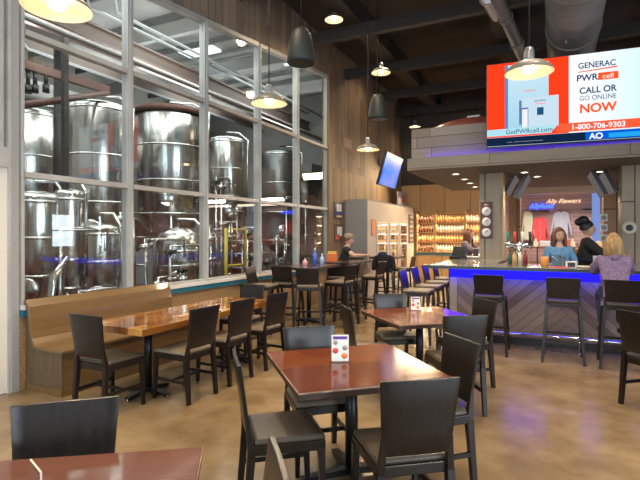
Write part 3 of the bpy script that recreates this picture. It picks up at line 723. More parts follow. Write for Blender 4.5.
tag(cn, 'weathered wooden canopy over the bar with a blue strip light', 'canopy')
cb(MB().box(CX0 + .08, CX1, CY0 + .32, CY1, 3.50, 3.54), 'roof_deck', grey_boards)
# columns
def column(x, y, w, m, z0, z1, lab, trim=True):
    t = empty('bar_column', (x, y, z0))
    MB().box(-w / 2, w / 2, -w / 2, w / 2, 0, z1 - z0).build('shaft', m, t)
    if trim: MB().box(w / 2, w / 2 + .03, -w / 2 - .03, w / 2, 0, z1 - z0).build('corner_trim', mat('yellow_trim_board', (.42, .28, .15), .6), t)
    return tag(t, lab, 'column', 'columns carrying the bar canopy')
column(-1.10, 9.8, .40, greycol, BZ, 2.77, 'grey wooden column standing on the left part of the bar')
column(1.29, 9.8, .55, greycol, 0, 2.77, 'wide grey wooden column at the right edge of the photo')
MATS
column(-.86, 12.3, .26, brown_post, 0, 2.77, 'slim brown column behind the beer taps', False)
column(1.10, 12.3, .30, brown_post, 0, 2.77, 'slim brown column behind the person in black', False)
# soffit downlights
for i, (x, y) in enumerate(((-1.71, 9.4), (-1.70, 10.35), (-1.72, 11.2), (-1.74, 12.1), (-.51, 9.7), (-.32, 10.5), (.74, 10.2), (2.0, 9.6))):
    t = empty('downlight', (x, y, 2.772))
    MB().lathe([(.06, 0), (.085, -.004), (.085, -.012), (.06, -.012)], n=20).build('trim_ring', white_m, t)
    MB().lathe([(.001, -.006), (.06, -.006)], n=20).build('lens', can_m, t)
    tag(t, ['nearest of four small lights along the left edge of the canopy underside', 'second of four small lights along the canopy left edge', 'third of four small lights along the canopy left edge', 'farthest of four small lights along the canopy left edge', 'small canopy light just right of the left column', 'small canopy light above the red shirt', 'small canopy light left of the right column', 'small canopy light outside the right edge'][i], 'light', 'downlights in the bar canopy')
    l = bpy.data.lights.new('downlight_glow', 'SPOT'); l.energy = 55; l.color = (1, .78, .52); l.spot_size = math.radians(95); l.shadow_soft_size = .06
    o = bpy.data.objects.new('downlight_glow', l); COL.objects.link(o); o.location = (x, y, 2.74)
# domed hull on the canopy
p = atY(462, 127, CY0 + .9)
hu = MB()
rows = []
for i in range(13):
    s_ = -1 + i / 6; w = max(.001, (1 - s_ * s_) ** .6)
    rows.append([hu.bm.verts.new((s_ * .85, .26 * w * math.cos(a * PI / 8), .24 * w * math.sin(a * PI / 8))) for a in range(9)])
for i in range(12):
    for a in range(8):
        f = hu.bm.faces.new((rows[i][a], rows[i + 1][a], rows[i + 1][a + 1], rows[i][a + 1])); f.smooth = True
hull = hu.build('boat_hull', mat('maroon_hull', (.19, .055, .04), .3, coat=.3))
hull.location = (-1.35, CY0 + .72, 3.54); tag(hull, 'upturned reddish brown hull lying on top of the canopy', 'boat')
cap = MB().box(-.11, .11, -.06, .06, .23, .26).build('keel_cap', white_m, hull); cap['label'] = 'small white cap on the ridge'

# ================================================================== BIG TELEVISION
tvw, tvh = 2.42, 1.36
p = atY(487, 147, CY0 - .06); rz = math.radians(5.0)
tv = empty('television', (p.x, p.y, p.z), rz)
MB().box(-.015, tvw + .015, 0.004, .07, -.03, tvh + .015).build('housing', black_pl, tv)
MB().box(.6, 1.8, .07, .30, .5, .56).box(.6, 1.8, .07, .30, .9, .96).build('mount_bracket', black_iron, tv)
E = 1.15
def scr(x0, x1, z0, z1, col, y=0.002, s=E, name='screen_area'):
    k = tuple(round(c, 3) for c in col) + (s,)
    m_ = emit('screen_%s' % (k,), col, s)
    return MB().box(x0 * tvw, x1 * tvw, y - .002, y + .002, z0 * tvh, z1 * tvh).build(name, m_, tv)
def grad_m(name, c1, c2, axis, s):
    def build(nt, b):
        sp = N(nt, 'ShaderNodeSeparateXYZ'); L(nt, N(nt, 'ShaderNodeTexCoord').outputs['Generated'], sp.inputs[0])
        L(nt, ramp(nt, sp.outputs[axis], [(0, c1), (1, c2)]), b.inputs['Emission Color']); b.inputs['Emission Strength'].default_value = s
    return mat(name, (0, 0, 0), .5, spec=0, build=build)
scr(0, 1, 0, 1, (.75, .9, 1), .002)                       # base picture, pale blue-white
RED = (1, .045, .01)
scr(0, .30, .105, 1, RED, -.001, 1.25)
scr(.30, .505, .105, 1, RED, -.001, 1.25)
MB().box(.125 * tvw, .385 * tvw, -.006, -.004, .155 * tvh, .97 * tvh).build('pictured_cabinet', grad_m('screen_fridge', (.40, .68, .86), (.62, .85, .95), 2, 1), tv)
MB().box(.115 * tvw, .135 * tvw, -.007, -.005, .155 * tvh, .97 * tvh).build('pictured_edge', emit('screen_blue_edge', (.10, .3, .6), .9), tv)
MB().box(.225 * tvw, .445 * tvw, -.010, -.008, .20 * tvh, .56 * tvh).build('pictured_box', emit('screen_box', (.62, .78, .9), 1), tv)
MB().box(.315 * tvw, .355 * tvw, -.013, -.011, .34 * tvh, .43 * tvh).build('pictured_chip', emit('screen_chip', (.02, .12, .28), .8), tv)
MB().box(.205 * tvw, .22 * tvw, -.013, -.011, .24 * tvh, .53 * tvh).box(.22 * tvw, .262 * tvw, -.013, -.011, .17 * tvh, .44 * tvh).build('pictured_phone', emit('screen_phone', (.13, .25, .45), .9), tv)
MB().box(.223 * tvw, .258 * tvw, -.016, -.014, .19 * tvh, .42 * tvh).build('pictured_display', emit('screen_phone_face', (.9, .9, .95), 1), tv)
MB().box(.505 * tvw, 1.0 * tvw, -.004, -.002, .105 * tvh, 1 * tvh).build('white_panel', grad_m('screen_white', (1, 1, 1), (.62, .87, .98), 0, 1.1), tv)
MB().prism([(.0, .12), (.40, .12), (.42, .165), (.44, .21), (.0, .20)], 'Y', -.020, -.017).build('web_banner', emit('screen_banner', (.45, .8, .9), 1), tv, xf=Matrix.Diagonal((tvw, 1, tvh, 1)))
MB().prism([(.43, .165), (.455, .215), (1.0, .215), (1.0, .115), (.43, .115)], 'Y', -.021, -.018).build('phone_banner', emit('screen_phone_banner', (1, .11, .04), 1.1), tv, xf=Matrix.Diagonal((tvw, 1, tvh, 1)))
MB().box(.0, tvw, -.022, -.018, 0, .10 * tvh).build('ticker', emit('screen_ticker', (.006, .02, .06), 1), tv)
MB().box(.60 * tvw, tvw, -.025, -.021, 0.01, .095 * tvh).build('ticker_blue', emit('screen_ticker_blue', (.0, .12, .75), 1), tv)
MB().box(.73 * tvw, tvw, -.028, -.024, 0.025, .07 * tvh).build('ticker_cyan', emit('screen_ticker_cyan', (.02, .4, .9), 1), tv)
navy = emit('screen_navy', (.01, .03, .13), 1); orng = emit('screen_orange', (1, .10, .015), 1.1); wht = emit('screen_text_white', (.9, .95, 1), 1.1)
def stx(s, x, z, size, m_, y=-.008, al='CENTER', sx=1.0, off=0.0): return text('screen_text', s, size, m_, tv, (x * tvw, y, z * tvh), ext=.001, align=al, sx=sx, offset=off)
stx('GENERAC', .665, .835, .125, navy, sx=.92, off=.002)
MB().prism([(.56, .80), (.78, .825), (.78, .81), (.56, .79)], 'Y', -.009, -.006).build('underline', orng, tv, xf=Matrix.Diagonal((tvw, 1, tvh, 1)))
stx('PWR', .61, .69, .14, navy, sx=.98, off=.003)
MB().box(.672 * tvw, .785 * tvw, -.009, -.006, .682 * tvh, .765 * tvh).build('badge', orng, tv, .0)
stx('cell', .728, .695, .105, wht, y=-.011, sx=1.1)
stx('CALL OR', .67, .545, .135, navy, sx=.92, off=.003)
stx('GO ONLINE', .67, .465, .105, navy, sx=.88)
stx('NOW', .67, .325, .19, orng, sx=1.0, off=.006)
stx('1-800-706-9303', .67, .135, .115, wht, y=-.024, off=.002)
stx('GetPWRcell.com', .265, .135, .10, navy, y=-.024)
stx('AO', .66, .015, .125, wht, y=-.03, off=.004)
stx('_____  _________________________', .24, .04, .035, wht, y=-.026)
stx('GENERAC', .335, .50, .04, navy, y=-.013); stx('PWRcell', .335, .465, .04, orng, y=-.013); stx('PWRcell', .27, .63, .05, orng, y=-.009)
tag(tv, 'very large television over the bar showing a red and white advert', 'television')

# small tilted television on the left wall
t2 = empty('television', (0, 0, 0))
a0, a1, a2 = V((-3.62, 10.95, 0)), V((-3.62, 12.35, 0)), None
pt, pb = atX(386, 151, -3.5), atX(376, 184, -3.72)
pt2 = atX(402, 156, -3.5)
up = V((pt.x - pb.x, 0, pt.z - pb.z)); L2 = pt2.y - pt.y
c = (pt + V((pb.x, pb.y, pb.z))) / 2; c.y = pt.y + L2 / 2
up2 = up / 2; nrm = V((0, 1, 0)).cross(up.normalized())
if nrm.x < 0: nrm = -nrm
MB().obox(c, V((0, L2 / 2, 0)), up2, nrm * .03).build('housing', black_pl, t2)
def scr2(nt, b):
    n = N(nt, 'ShaderNodeTexNoise', i_Scale=2.2, i_Detail=2); L(nt, coords(nt, True), n.inputs['Vector'])
    L(nt, ramp(nt, n.outputs[0], [(.35, (.03, .12, .8)), (.5, (.08, .3, 1)), (.62, (.25, .3, .85)), (.75, (.5, .3, .7))]), b.inputs['Emission Color']); b.inputs['Emission Strength'].default_value = 1.0
MB().obox(c + nrm * .032, V((0, L2 / 2 - .02, 0)), up2 * .95, nrm * .003).build('screen', mat('small_screen', (0, 0, 0), .3, build=scr2), t2)
MB().tube([c - nrm * .03, c + V((-.3, 0, .2)), V((c.x - .3, c.y, 5.95))], .02).build('mount_arm', black_iron, t2)
tag(t2, 'tilted blue television hung high on the left wooden wall', 'television')

# ================================================================== HANGING LAMPS
def pendant(u, v, d, label, dia=.40, zr=None, power=60, cord_top=5.95):
    q = atD(u, v, d); t = empty('pendant_lamp', (q.x, q.y, q.z)); r = dia / 2
    o_ = [(r, 0), (r * 1.0, .012), (r * .93, .035), (r * .70, .075), (r * .40, .10), (.045, .115)]
    i_ = [(.04, .105), (r * .38, .09), (r * .68, .065), (r * .90, .028), (r * .985, .004), (r, 0)]
    MB().lathe(o_, n=36).build('shade', shade_out, t); MB().lathe(i_, n=36).build('reflector', shade_in, t)
    MB().lathe([(.045, .11), (.045, .19), (.03, .22), (.001, .225)], n=16).build('socket', galv, t)
    MB().sphere((0, 0, .035), .055, (1, 1, .8)).build('bulb', bulb_m, t)
    MB().tube([(0, 0, .22), (0, 0, cord_top - q.z)], .007, 6).build('cord', black_pl, t)
    l = bpy.data.lights.new('lamp_glow', 'SPOT'); l.energy = power; l.color = (1, .74, .45); l.shadow_soft_size = .09; l.spot_size = math.radians(160); l.spot_blend = .6
    lo = bpy.data.objects.new('lamp_glow', l); COL.objects.link(lo); lo.location = (q.x, q.y, q.z - .03)
    return tag(t, label, 'lamp', 'enamel pendant lamps')
pendant(57, 9, 3.1, 'large enamel pendant lamp cut off at the top left corner', .42, power=90)
pendant(269, 104, 5.4, 'enamel pendant lamp hanging before the third glass bay', power=110)
pendant(368, 150, 8.4, 'enamel pendant lamp just above the small tilted television', power=110)
pendant(529, 73, 4.2, 'enamel pendant lamp hanging in front of the large television', power=75)
pendant(381, 73, 10.2, 'small bright pendant lamp high over the middle of the room', power=110)
pendant(334, 20, 9.4, 'small lamp near the top centre of the ceiling', .36, power=110)
pendant(394, 64, 13, 'tiny lamp right of the small bright high pendant', .34, power=90)
pendant(429, 88, 15.5, 'distant tiny lamp left of the large television', .32, power=90)
pendant(415, 127, 16.2, 'distant domed lamp hanging behind the canopy corner', .38, power=20)
def hanging_speaker(u0, u1, v0, v1, dia, label):
    d = dia * FL / (u1 - u0); q = atD((u0 + u1) / 2, v1, d); h = (v1 - v0) * d / FL; r = dia / 2
    t = empty('pendant_speaker', q)
    MB().lathe([(.001, .03), (r * .80, .03), (r * .86, 0), (r * .98, .01), (r, .06), (r * .97, h * .3), (r * .86, h * .6), (r * .68, h * .85), (r * .45, h * .97), (.001, h)], n=32).build('shell', speaker_m, t)
    MB().lathe([(.001, .004), (r * .85, .004)], n=32).build('grille', black_pl, t)
    MB().tube([(0, 0, h), (0, 0, 5.95 - q.z)], .006, 6).build('cable', black_pl, t)
    return tag(t, label, 'speaker', 'bell shaped hanging speakers')
hanging_speaker(287, 315, 28, 64, .34, 'large black bell shaped speaker hanging near the top centre')
hanging_speaker(368.5, 387, 94, 120, .34, 'smaller looking black bell shaped speaker farther back')

# ================================================================== COOLER + BOTTLE SHELVES
cl = empty('walk_in_cooler', (XW + .03, 11.6, 0))
cw, cy, ch = .60, 4.5, 2.53
MB().box(0, cw, 0, .03, 0, ch).box(0, .03, 0.03, cy, 0, ch).box(0.03, cw, 0.03, cy, ch - .04, ch).box(0.03, cw, cy - .03, cy, 0, ch).build('casing', cooler_grey, cl)
DY = []
r_ = lambda u: atX(u, 235, XW + .03 + cw).y - 11.6
DY = [(r_(377), r_(387)), (r_(390), r_(397.5)), (r_(400), r_(406.5))]
f = MB(); ys = .03
for a, c_ in DY:
    f.box(cw - .03, cw, ys, a, 0, ch - .04); f.box(cw - .03, cw, a, c_, 1.93, ch - .04); f.box(cw - .03, cw, a, c_, 0, .25); ys = c_
f.box(cw - .03, cw, ys, cy - .03, 0, ch - .04); f.build('front_face', cooler_beige, cl)
MB().box(.04, .05, .1, cy - .1, .2, 2.2).build('lit_liner', emit('cooler_light', (1, .62, .3), 1.6), cl)
for a, c_ in DY:
    dr = MB().box(cw, cw + .03, a - .03, a, .25, 1.96).box(cw, cw + .03, c_, c_ + .03, .25, 1.96).box(cw, cw + .03, a, c_, 1.93, 1.96).box(cw, cw + .03, a, c_, .25, .28).build('door', white_m, cl)
    MB().box(cw + .008, cw + .014, a, c_, .28, 1.93).build('door_glass', acrylic, dr)
    MB().box(cw + .03, cw + .05, a + .02, a + .04, .9, 1.3).build('door_handle', chrome, dr)
    for z in (.55, .85, 1.15, 1.45, 1.72): MB().box(.06, cw - .05, a, c_, z, z + .02).build('shelf', white_m, cl)
area('cooler_inner_light', (XW + .03 + .5, 13.0, 2.4), (0, 0, 0), .1, 2.8, 30, (1, .72, .42))
tag(cl, 'beige walk in cooler with three lit glass doors and grey side', 'cooler')
random.seed(11)
bot_cols = [(.45, .12, .04), (.55, .35, .12), (.30, .10, .05), (.7, .6, .45), (.12, .2, .08)]
bm_ = [mat('drink_%d' % i, c_, .25, coat=.5) for i, c_ in enumerate(bot_cols)]
def bottle_mesh(name, r, h, m_, capm):
    return MB().lathe([(.001, 0), (r, 0), (r, h * .55), (r * .9, h * .63), (r * .36, h * .76), (r * .34, h * .95)], n=10).m(1).lathe([(r * .38, h * .93), (r * .38, h), (.001, h)], n=10).build(name, [m_, capm])
fb = [bottle_mesh('bottle', .045, .24, m_, white_m) for m_ in bm_]
used = set()
def put(proto, loc, lab, cat, grp):
    if id(proto) not in used: used.add(id(proto)); o = proto
    else: o = proto.copy(); COL.objects.link(o)
    o.location = loc; return tag(o, lab, cat, grp)
dn = ['left', 'middle', 'right']; sn = ['lowest', 'second lowest', 'middle', 'second highest', 'highest']
for k_, (a, c_) in enumerate(DY):
    nb = max(3, int((c_ - a) / .16))
    for j, z in enumerate((.57, .87, 1.17, 1.47, 1.74)):
        if z > 1.7: continue
        for i in range(nb):
            put(fb[(j + k_) % 5], (XW + .03 + .50, 11.6 + a + (c_ - a) * (i + .5) / nb, z), 'bottle on the %s shelf behind the %s glass door of the cooler' % (sn[j], dn[k_]), 'bottle', 'bottles in the cooler, %s door %s shelf' % (dn[k_], sn[j]))
# shelves on back wall
bays = [(-4.28, -3.72), (-3.64, -2.72), (-2.64, -1.80)]
amber = [mat('amber_bottle', (.62, .36, .15), .3), mat('clear_bottle', (.80, .72, .58), .3), mat('dark_bottle', (.10, .04, .03), .2, coat=.5)]
wb = [bottle_mesh('bottle', .036, .25, m_, c2) for m_, c2 in ((amber[2], white_m), (amber[0], white_m), (amber[1], white_m))]
rown = ['bottom', 'lower middle', 'upper middle', 'top']
YS = YB - .06
for k_, (x0, x1) in enumerate(bays):
    t = empty('bottle_shelf', ((x0 + x1) / 2, YS, .98)); w = (x1 - x0) / 2
    for sx_ in (-w - .04, w): MB().box(sx_, sx_ + .04, -.30, 0, 0, 1.45).build('side_panel', ply, t)
    MB().box(-w, w, -.01, 0, 0, 1.4).build('back_panel', ply, t)
    for j in range(5): MB().box(-w, w, -.30, -.01, .02 + j * .33, .05 + j * .33).build('shelf', ply, t)
    MB().box(-w, w, -.285, -.275, 1.345, 1.36).build('light_strip', emit('shelf_light', (1, .75, .42), 9), t)
    tag(t, ['leftmost wooden shelf bay of bottles by the cooler', 'widest wooden shelf bay of bottles in the middle', 'right wooden shelf bay of bottles behind the bar column'][k_], 'shelf', 'lit bottle shelves on the back wall')
    for j in range(4): area('shelf_strip_light', ((x0 + x1) / 2, YS - .27, 1.30 + j * .33 + .0), (math.radians(-12), 0, 0), x1 - x0, .02, 9, (1, .72, .42))
    nb = int((x1 - x0) / .092)
    for j in range(4):
        pm = wb[0] if (k_ == 0 and j == 3) else wb[(j + k_) % 2 + (1 if k_ else 0) if (j + k_) % 2 + (1 if k_ else 0) < 3 else 1]
        for i in range(nb):
            put(pm, (x0 + (x1 - x0) * (i + .5) / nb, YS - .17, .98 + .05 + j * .33), 'bottle on the %s shelf of the %s bay on the back wall' % (rown[j], ['leftmost', 'widest', 'right'][k_]), 'bottle', 'bottles on the %s shelf of the %s back wall bay' % (rown[j], ['leftmost', 'widest', 'right'][k_]))
cb2 = empty('base_cabinet', (-3.05, YS, 0))
MB().box(-1.27, 1.25, -.42, 0, 0, .92).build('body', ply, cb2); MB().box(-1.29, 1.27, -.45, 0, .92, .955).build('counter', teal_m, cb2)
for i in range(4): MB().box(-1.24 + i * .62, -.66 + i * .62, -.44, -.42, .08, .88).build('door', ply, cb2, .004)
tag(cb2, 'wooden base cabinets with a teal counter under the bottle shelves', 'cabinet')
# signs on the cooler and left wall
def sign(name, pts, m_, label, items=(), cat='sign'):
    pass
def wall_sign(u0, u1, v0, v1, X, base, items, label, cat='sign', name='wall_sign'):
    a, c_ = atX(u0, v0, X), atX(u1, v1, X); t = empty(name, (X, a.y, c_.z)); w, h = c_.y - a.y, a.z - c_.z
    MB().box(0, .02, 0, w, 0, h).build('board', base, t)
    for (y0, y1, z0, z1, m_) in items: MB().box(.021, .024, y0 * w, y1 * w, z0 * h, z1 * h).build('print', m_, t)
    return tag(t, label, cat)
blue_p = mat('blue_print', (.04, .07, .25), .5); yel_p = mat('yellow_print', (.7, .5, .1), .5)
wall_sign(334, 343, 202, 219, XW + .03, mat('navy_poster', (.05, .06, .12), .6), [(.2, .75, .45, .9, white_m), (.3, .9, .2, .45, blue_p), (.2, .8, .08, .2, yel_p)], 'small blue and white poster on the planks beside the glazing', 'poster', 'poster')
wall_sign(334, 343, 224, 241, XW + .03, mat('dark_sign', (.12, .06, .05), .6), [(.25, .8, .3, .85, white_m), (.1, .5, .1, .4, red_p)], 'red and white sign below the blue poster', 'sign')
wall_sign(371, 375, 219, 236, XW + .03 + cw, mat('pink_sign', (.55, .25, .2), .6), [(.2, .8, .1, .9, orange_p)], 'narrow reddish vertical sign left of the cooler doors', 'sign')
wall_sign(408.5, 413, 214, 243, XW + .03 + cw, mat('dark_menu_board', (.08, .05, .05), .6), [(.2, .8, .06 + i * .16, .14 + i * .16, grey_p) for i in range(6)], 'tall dark menu board on the right end of the cooler', 'sign')
a = atX(397, 191, XW + .35); c_ = atX(406, 204, XW + .35)
t = empty('poster', (XW + .35, a.y, ch)); MB().box(0, .02, 0, c_.y - a.y, 0, a.z - ch).build('board', mat('faded_poster', (.3, .3, .36), .5), t)
MB().box(.021, .024, .1, .45, .1, .3).build('print', white_m, t); MB().box(.021, .024, .5, .8, .15, .4).build('print', red_p, t)
tag(t, 'small poster standing on top of the cooler', 'poster')
wall_sign(341, 353, 133, 153, XW, mat('faint_poster', (.22, .14, .10), .7), [(.2, .8, .2, .8, mat('faint_print', (.32, .22, .17), .7))], 'faded framed picture high on the board wall', 'poster', 'poster')

# ================================================================== SHOP MERCHANDISE ON THE BACK WALL
def shirt(u, v0, v1, wpx, m_, lab, sleeve=True):
    q = atY(u, v0, YB - .12); d = (YB - .12) / ray(u).y; w = wpx * d / FL; h = (v1 - v0) * d / FL
    t = empty('hanging_shirt', (q.x, q.y, q.z - h))
    b = MB(); hw = w / 2
    body = [(-hw * .62, 0), (hw * .62, 0), (hw * .60, h * .62), (hw * .95, h * .10), (hw * 1.0, h * .20), (hw * .66, h * .93), (hw * .22, h), (0, h * .95), (-hw * .22, h), (-hw * .66, h * .93), (-hw * 1.0, h * .20), (-hw * .95, h * .10), (-hw * .60, h * .62)]
    b.prism([(x, z) for x, z in body], 'Y', -.035, .035); b.build('cloth', m_, t, .01)
    MB().tube([(-hw * .5, 0, h * .93), (0, 0, h * 1.0), (hw * .5, 0, h * .93)], .008, 6).tube([(0, 0, h), (0, 0, h + .06), (.03, .02, h + .09), (0, .05, h + .08)], .006, 6).build('hanger', mat('wood_hanger', (.5, .3, .1), .5), t)
    MB().box(-.004, .004, -.038, -.035, h * .15, h * .9).build('zipper', white_m, t)
    return tag(t, lab, 'shirt', 'clothes hung on the shop wall')
shirt(528, 211, 240, 12, mat('cream_cloth', (.75, .8, .6), .8), 'cream and green garment hanging left of the red shirt')
shirt(540, 217, 244, 17, mat('coral_cloth', (.85, .10, .11), .8), 'coral red shirt hanging on the shop wall')
shirt(561, 211, 240, 20, mat('pale_blue_cloth', (.50, .55, .66), .8), 'pale grey blue jacket hanging right of the red shirt')
shirt(517, 216, 240, 9, mat('beige_cloth', (.6, .5, .38), .8), 'beige garment half hidden by the slim brown column')
shirt(617, 214, 240, 12, mat('brown_cloth', (.30, .18, .13), .8), 'brown garment between the slim column and the right column')
def neon(s, u, v, size, m_, lab, off=.006):
    q = atY(u, v, YB - .09); t = empty('neon_sign', q); text('lettering', s, size, m_, t, (0, 0, 0), ext=.004, shear=.35, offset=off)
    MB().box(-.26, .26, .02, .03, .02, .05).build('backing', white_m, t)
    return tag(t, lab, 'sign')
neon('AllyRose', 541, 208, .19, emit('neon_blue', (.02, .05, 1), 7), 'small blue neon script sign above the coral shirt')
neon('Ally Flowers', 563, 203, .19, emit('neon_warm', (1, .66, .42), 1.5), 'warm glowing script sign above the grey jacket', 0)
for u, v, wp, lab in ((540, 211.3, 17, 'black wall shelf under the blue neon sign'), (588, 209.5, 10, 'black wall shelf above the person in black')):
    q = atY(u, v, YB - .06); w = wp * 15 / FL
    tag(MB().box(q.x - w / 2, q.x + w / 2, q.y - .2, q.y, q.z - .02, q.z + .02).build('wall_shelf', black_pl), lab, 'shelf')
q = atY(596, 222, YB - .5)
tag(MB().box(q.x - .10, q.x + .10, q.y, q.y + .06, 0, q.z + .85).build('light_column', emit('blue_display', (.25, .38, .8), .8)), 'narrow glowing blue panel beside the slim right column', 'screen')
cubes = [(521, 243, 12), (535, 246, 14), (550, 240, 10), (582, 246, 14)]
sd = empty('display_unit', (1.2, YB - .6, 0))
for i in range(9): MB().box(-2.2 + i * .5, -2.17 + i * .5, -.2, .2, 0, 1.25).build('divider', mat('shop_dark', (.05, .04, .04), .5), sd)
for z in (.3, .75, 1.22): MB().box(-2.2, 2.2, -.2, .2, z, z + .03).build('shelf', mat('shop_shelf', (.4, .22, .1), .5), sd)
tag(sd, 'low shop display unit with folded goods behind the bar', 'shelf')
goods = [((.35, .25, .7), 'violet'), ((.7, .7, .75), 'white'), ((.6, .15, .1), 'red'), ((.12, .12, .2), 'navy'), ((.75, .6, .35), 'tan')]
for i in range(8):
    c_, n_ = goods[i % 5]; x = 1.2 - 2.2 + .25 + i * .5
    tag(MB().box(x - .17, x + .17, YB - .75, YB - .48, 1.25, 1.25 + .12 + .05 * (i % 3)).build('folded_garment', mat('cloth_' + n_, c_, .8), None, .02), '%s folded garment stack on the shop display, %s' % (n_, ['at its left end', 'second from left', 'third from left', 'fourth from left', 'right of centre', 'third from right', 'second from right', 'at its right end'][i]), 'clothing', 'folded garments on the shop display')
    tag(MB().lathe([(.001, 0), (.07, 0), (.07, .13), (.03, .18), (.03, .24), (.001, .24)], (x + .22, YB - .62, 1.25), 12).build('bright_jar', emit('lit_jar_%d' % (i % 2), ((1, .8, .5), (1, .55, .4))[i % 2], .9)), 'small glowing jar lamp on the shop display, %s' % ['at its left end', 'second from left', 'third from left', 'fourth from left', 'right of centre', 'third from right', 'second from right', 'at its right end'][i], 'lamp', 'jar lamps on the shop display')

# tilted screens beside the columns, under the canopy
def tilt_screen(u, v0, v1, lean, Y, wd, lab):
    a, c_ = atY(u, v0, Y), atY(u - lean, v1, Y); mid = (a + c_) / 2; up = (a - c_) / 2
    t = empty('tilted_screen', mid); dpt = V((0, .45, 0)); n_ = up.normalized().cross(V((0, 1, 0)))
    MB().obox((0, 0, 0), up, dpt, n_ * .035).build('housing', black_pl, t)
    MB().obox(n_ * (.04 if lean < 0 else -.04), up * .97, dpt * .95, n_ * .005).build('screen', emit('menu_screen', (.42, .36, .36), .32), t)
    MB().tube([up, up + V((0, 0, max(.02, 2.772 - (mid + up).z)))], .015, 6).build('bracket', black_iron, t)
    return tag(t, lab, 'screen', 'tilted menu screens under the canopy')
tilt_screen(517, 174, 194, 11, 10.6, .4, 'left slanted screen by the left column')
tilt_screen(529, 174, 198, 13, 10.6, .4, 'right slanted screen by the left column')
tilt_screen(591, 173, 196, -13, 10.4, .4, 'left slanted screen by the right column')
tilt_screen(603, 173, 193, -11, 10.4, .4, 'right slanted screen by the right column')

# red board with round gauges on the left column
bd = empty('gauge_board', (-1.17, 9.6, 1.53))
MB().box(-.11, .11, -.025, 0, 0, .70).build('board', mat('red_brown_board', (.13, .035, .03), .5), bd)
for i in range(3):
    z = .12 + i * .20
    dl = MB().lathe([(.001, -.05), (.075, -.05), (.08, -.045), (.08, -.026)], (0, 0, z), 24, 'Y').build('dial', white_m, bd)
    MB().obox((.01, -.053, z + .02), (.03, 0, .02), (0, .002, 0), (-.004, 0, .006)).build('needle', black_pl, dl)
MB().lathe([(.001, -.04), (.04, -.04), (.04, -.026)], (0, 0, .64), 16, 'Y', 1, .6).build('badge', grey_p, bd)
tag(bd, 'dark red board with three white round dials on the left column', 'board')
rd = empty('round_gauge', (1.29 - .17, 9.525, 1.72))
MB().lathe([(.001, -.03), (.06, -.03), (.09, -.06), (.11, -.03), (.11, -.0)], (0, 0, 0), 24, 'Y').build('ring', mat('cream_ring', (.6, .55, .42), .5), rd)
MB().lathe([(.001, -.032), (.055, -.032)], (0, 0, 0), 20, 'Y').build('face', black_pl, rd)
tag(rd, 'round cream ring with dark centre on the wide right column', 'ornament')
q = atY(604, 240, 12.1)
for i, z in enumerate((1.45, 1.68, 1.9)):
    tag(MB().box(q.x - .07, q.x + .07, 12.12, 12.152, z, z + .16).m(1).lathe([(.001, -.0), (.05, 0)], (q.x, 12.118, z + .08), 16, 'Y').build('small_gauge', [white_m, grey_p]), ['lowest', 'middle', 'top'][i] + ' small white square dial on the slim right column', 'gauge', 'small dials on the slim column')

# ================================================================== THINGS ON THE BAR
taps = empty('tap_tower', (-.50, 8.0, BZ))
MB().tube([(0, 0, 0), (0, 0, .28)], .045, 14).tube([(-.2, 0, .30), (.2, 0, .30)], .05, 14).build('tower', chrome, taps)
for i in range(4):
    x = -.16 + i * .107; MB().tube([(x, -.04, .3), (x, -.12, .29), (x, -.13, .24)], .012, 8).build('spout', chrome, taps)
    MB().tube([(x, -.08, .33), (x, -.09, .50)], .02, 8, rs=[.012, .024]).build('tap_handle', [mat('teal_handle', (.03, .25, .25), .4), red_p, white_m, black_pl][i], taps)
tag(taps, 'chrome beer tap tower with coloured handles beside the left column', 'tap')
def on_bar(mb, name, m_, lab, cat, bev=0, grp=None, loc=None):
    o = mb.build(name, m_, None, bev); o.location = loc; return tag(o, lab, cat, grp)
blx = [(-.55, 7.78, amber[0], 'amber bottle leftmost in the cluster by the taps'), (-.47, 7.86, amber[1], 'clear bottle in the cluster by the taps'), (-.62, 7.88, mat('teal_bottle', (.05, .12, .11), .2), 'teal bottle near the left column'), (-.40, 7.80, mat('red_bottle', (.25, .04, .04), .25), 'red bottle in front of the taps')]
for x, y, m_, lab in blx:
    o = bottle_mesh('liquor_bottle', .032, .22, m_, black_pl); o.location = (x, y, BZ); tag(o, lab, 'bottle', 'bottles on the bar by the taps')
def glassy(x, y, r, h, lab, m_=acrylic):
    return on_bar(MB().lathe([(.001, .005), (r * .85, .005), (r, h), (r * .94, h), (r * .8, .015), (.001, .015)], n=20), 'drinking_glass', m_, lab, 'glass', loc=(x, y, BZ))
glassy(.02, 7.62, .06, .17, 'wide clear glass jar on the bar near the orange candle'); glassy(.10, 7.75, .04, .14, 'small clear glass behind the wide jar')
o = on_bar(MB().lathe([(.001, 0), (.05, 0), (.055, .12), (.05, .14), (.001, .14)], n=20), 'candle_jar', mat('orange_jar', (.85, .35, .08), .4), 'orange jar candle on the bar', 'candle', loc=(-.13, 7.55, BZ))
o = on_bar(MB().lathe([(.001, 0), (.055, 0), (.065, .17), (.06, .17), (.05, .01), (.001, .01)], n=20), 'tin_cup', mat('grey_blue_cup', (.25, .28, .38), .4), 'tin cup with a red band left of the woman in purple', 'cup', loc=(.52, 7.42, BZ))
MB().lathe([(.0565, .11), (.0635, .155)], n=20).build('red_band', red_p, o)
o = on_bar(MB().box(-.07, .07, -.05, .05, 0, .09), 'napkin_box', white_m, 'white box with black centre on the bar before the bartender', 'box', .008, loc=(.2, 7.42, BZ)); MB().box(-.045, .045, -.055, -.05, .015, .075).build('label_print', black_pl, o)
on_bar(MB().lathe([(.001, 0), (.08, 0), (.13, .02), (.125, .024), (.001, .008)], n=24), 'plate', mat('cream_plate', (.8, .72, .55), .4), 'cream plate beside the napkin box', 'plate', loc=(.36, 7.50, BZ))
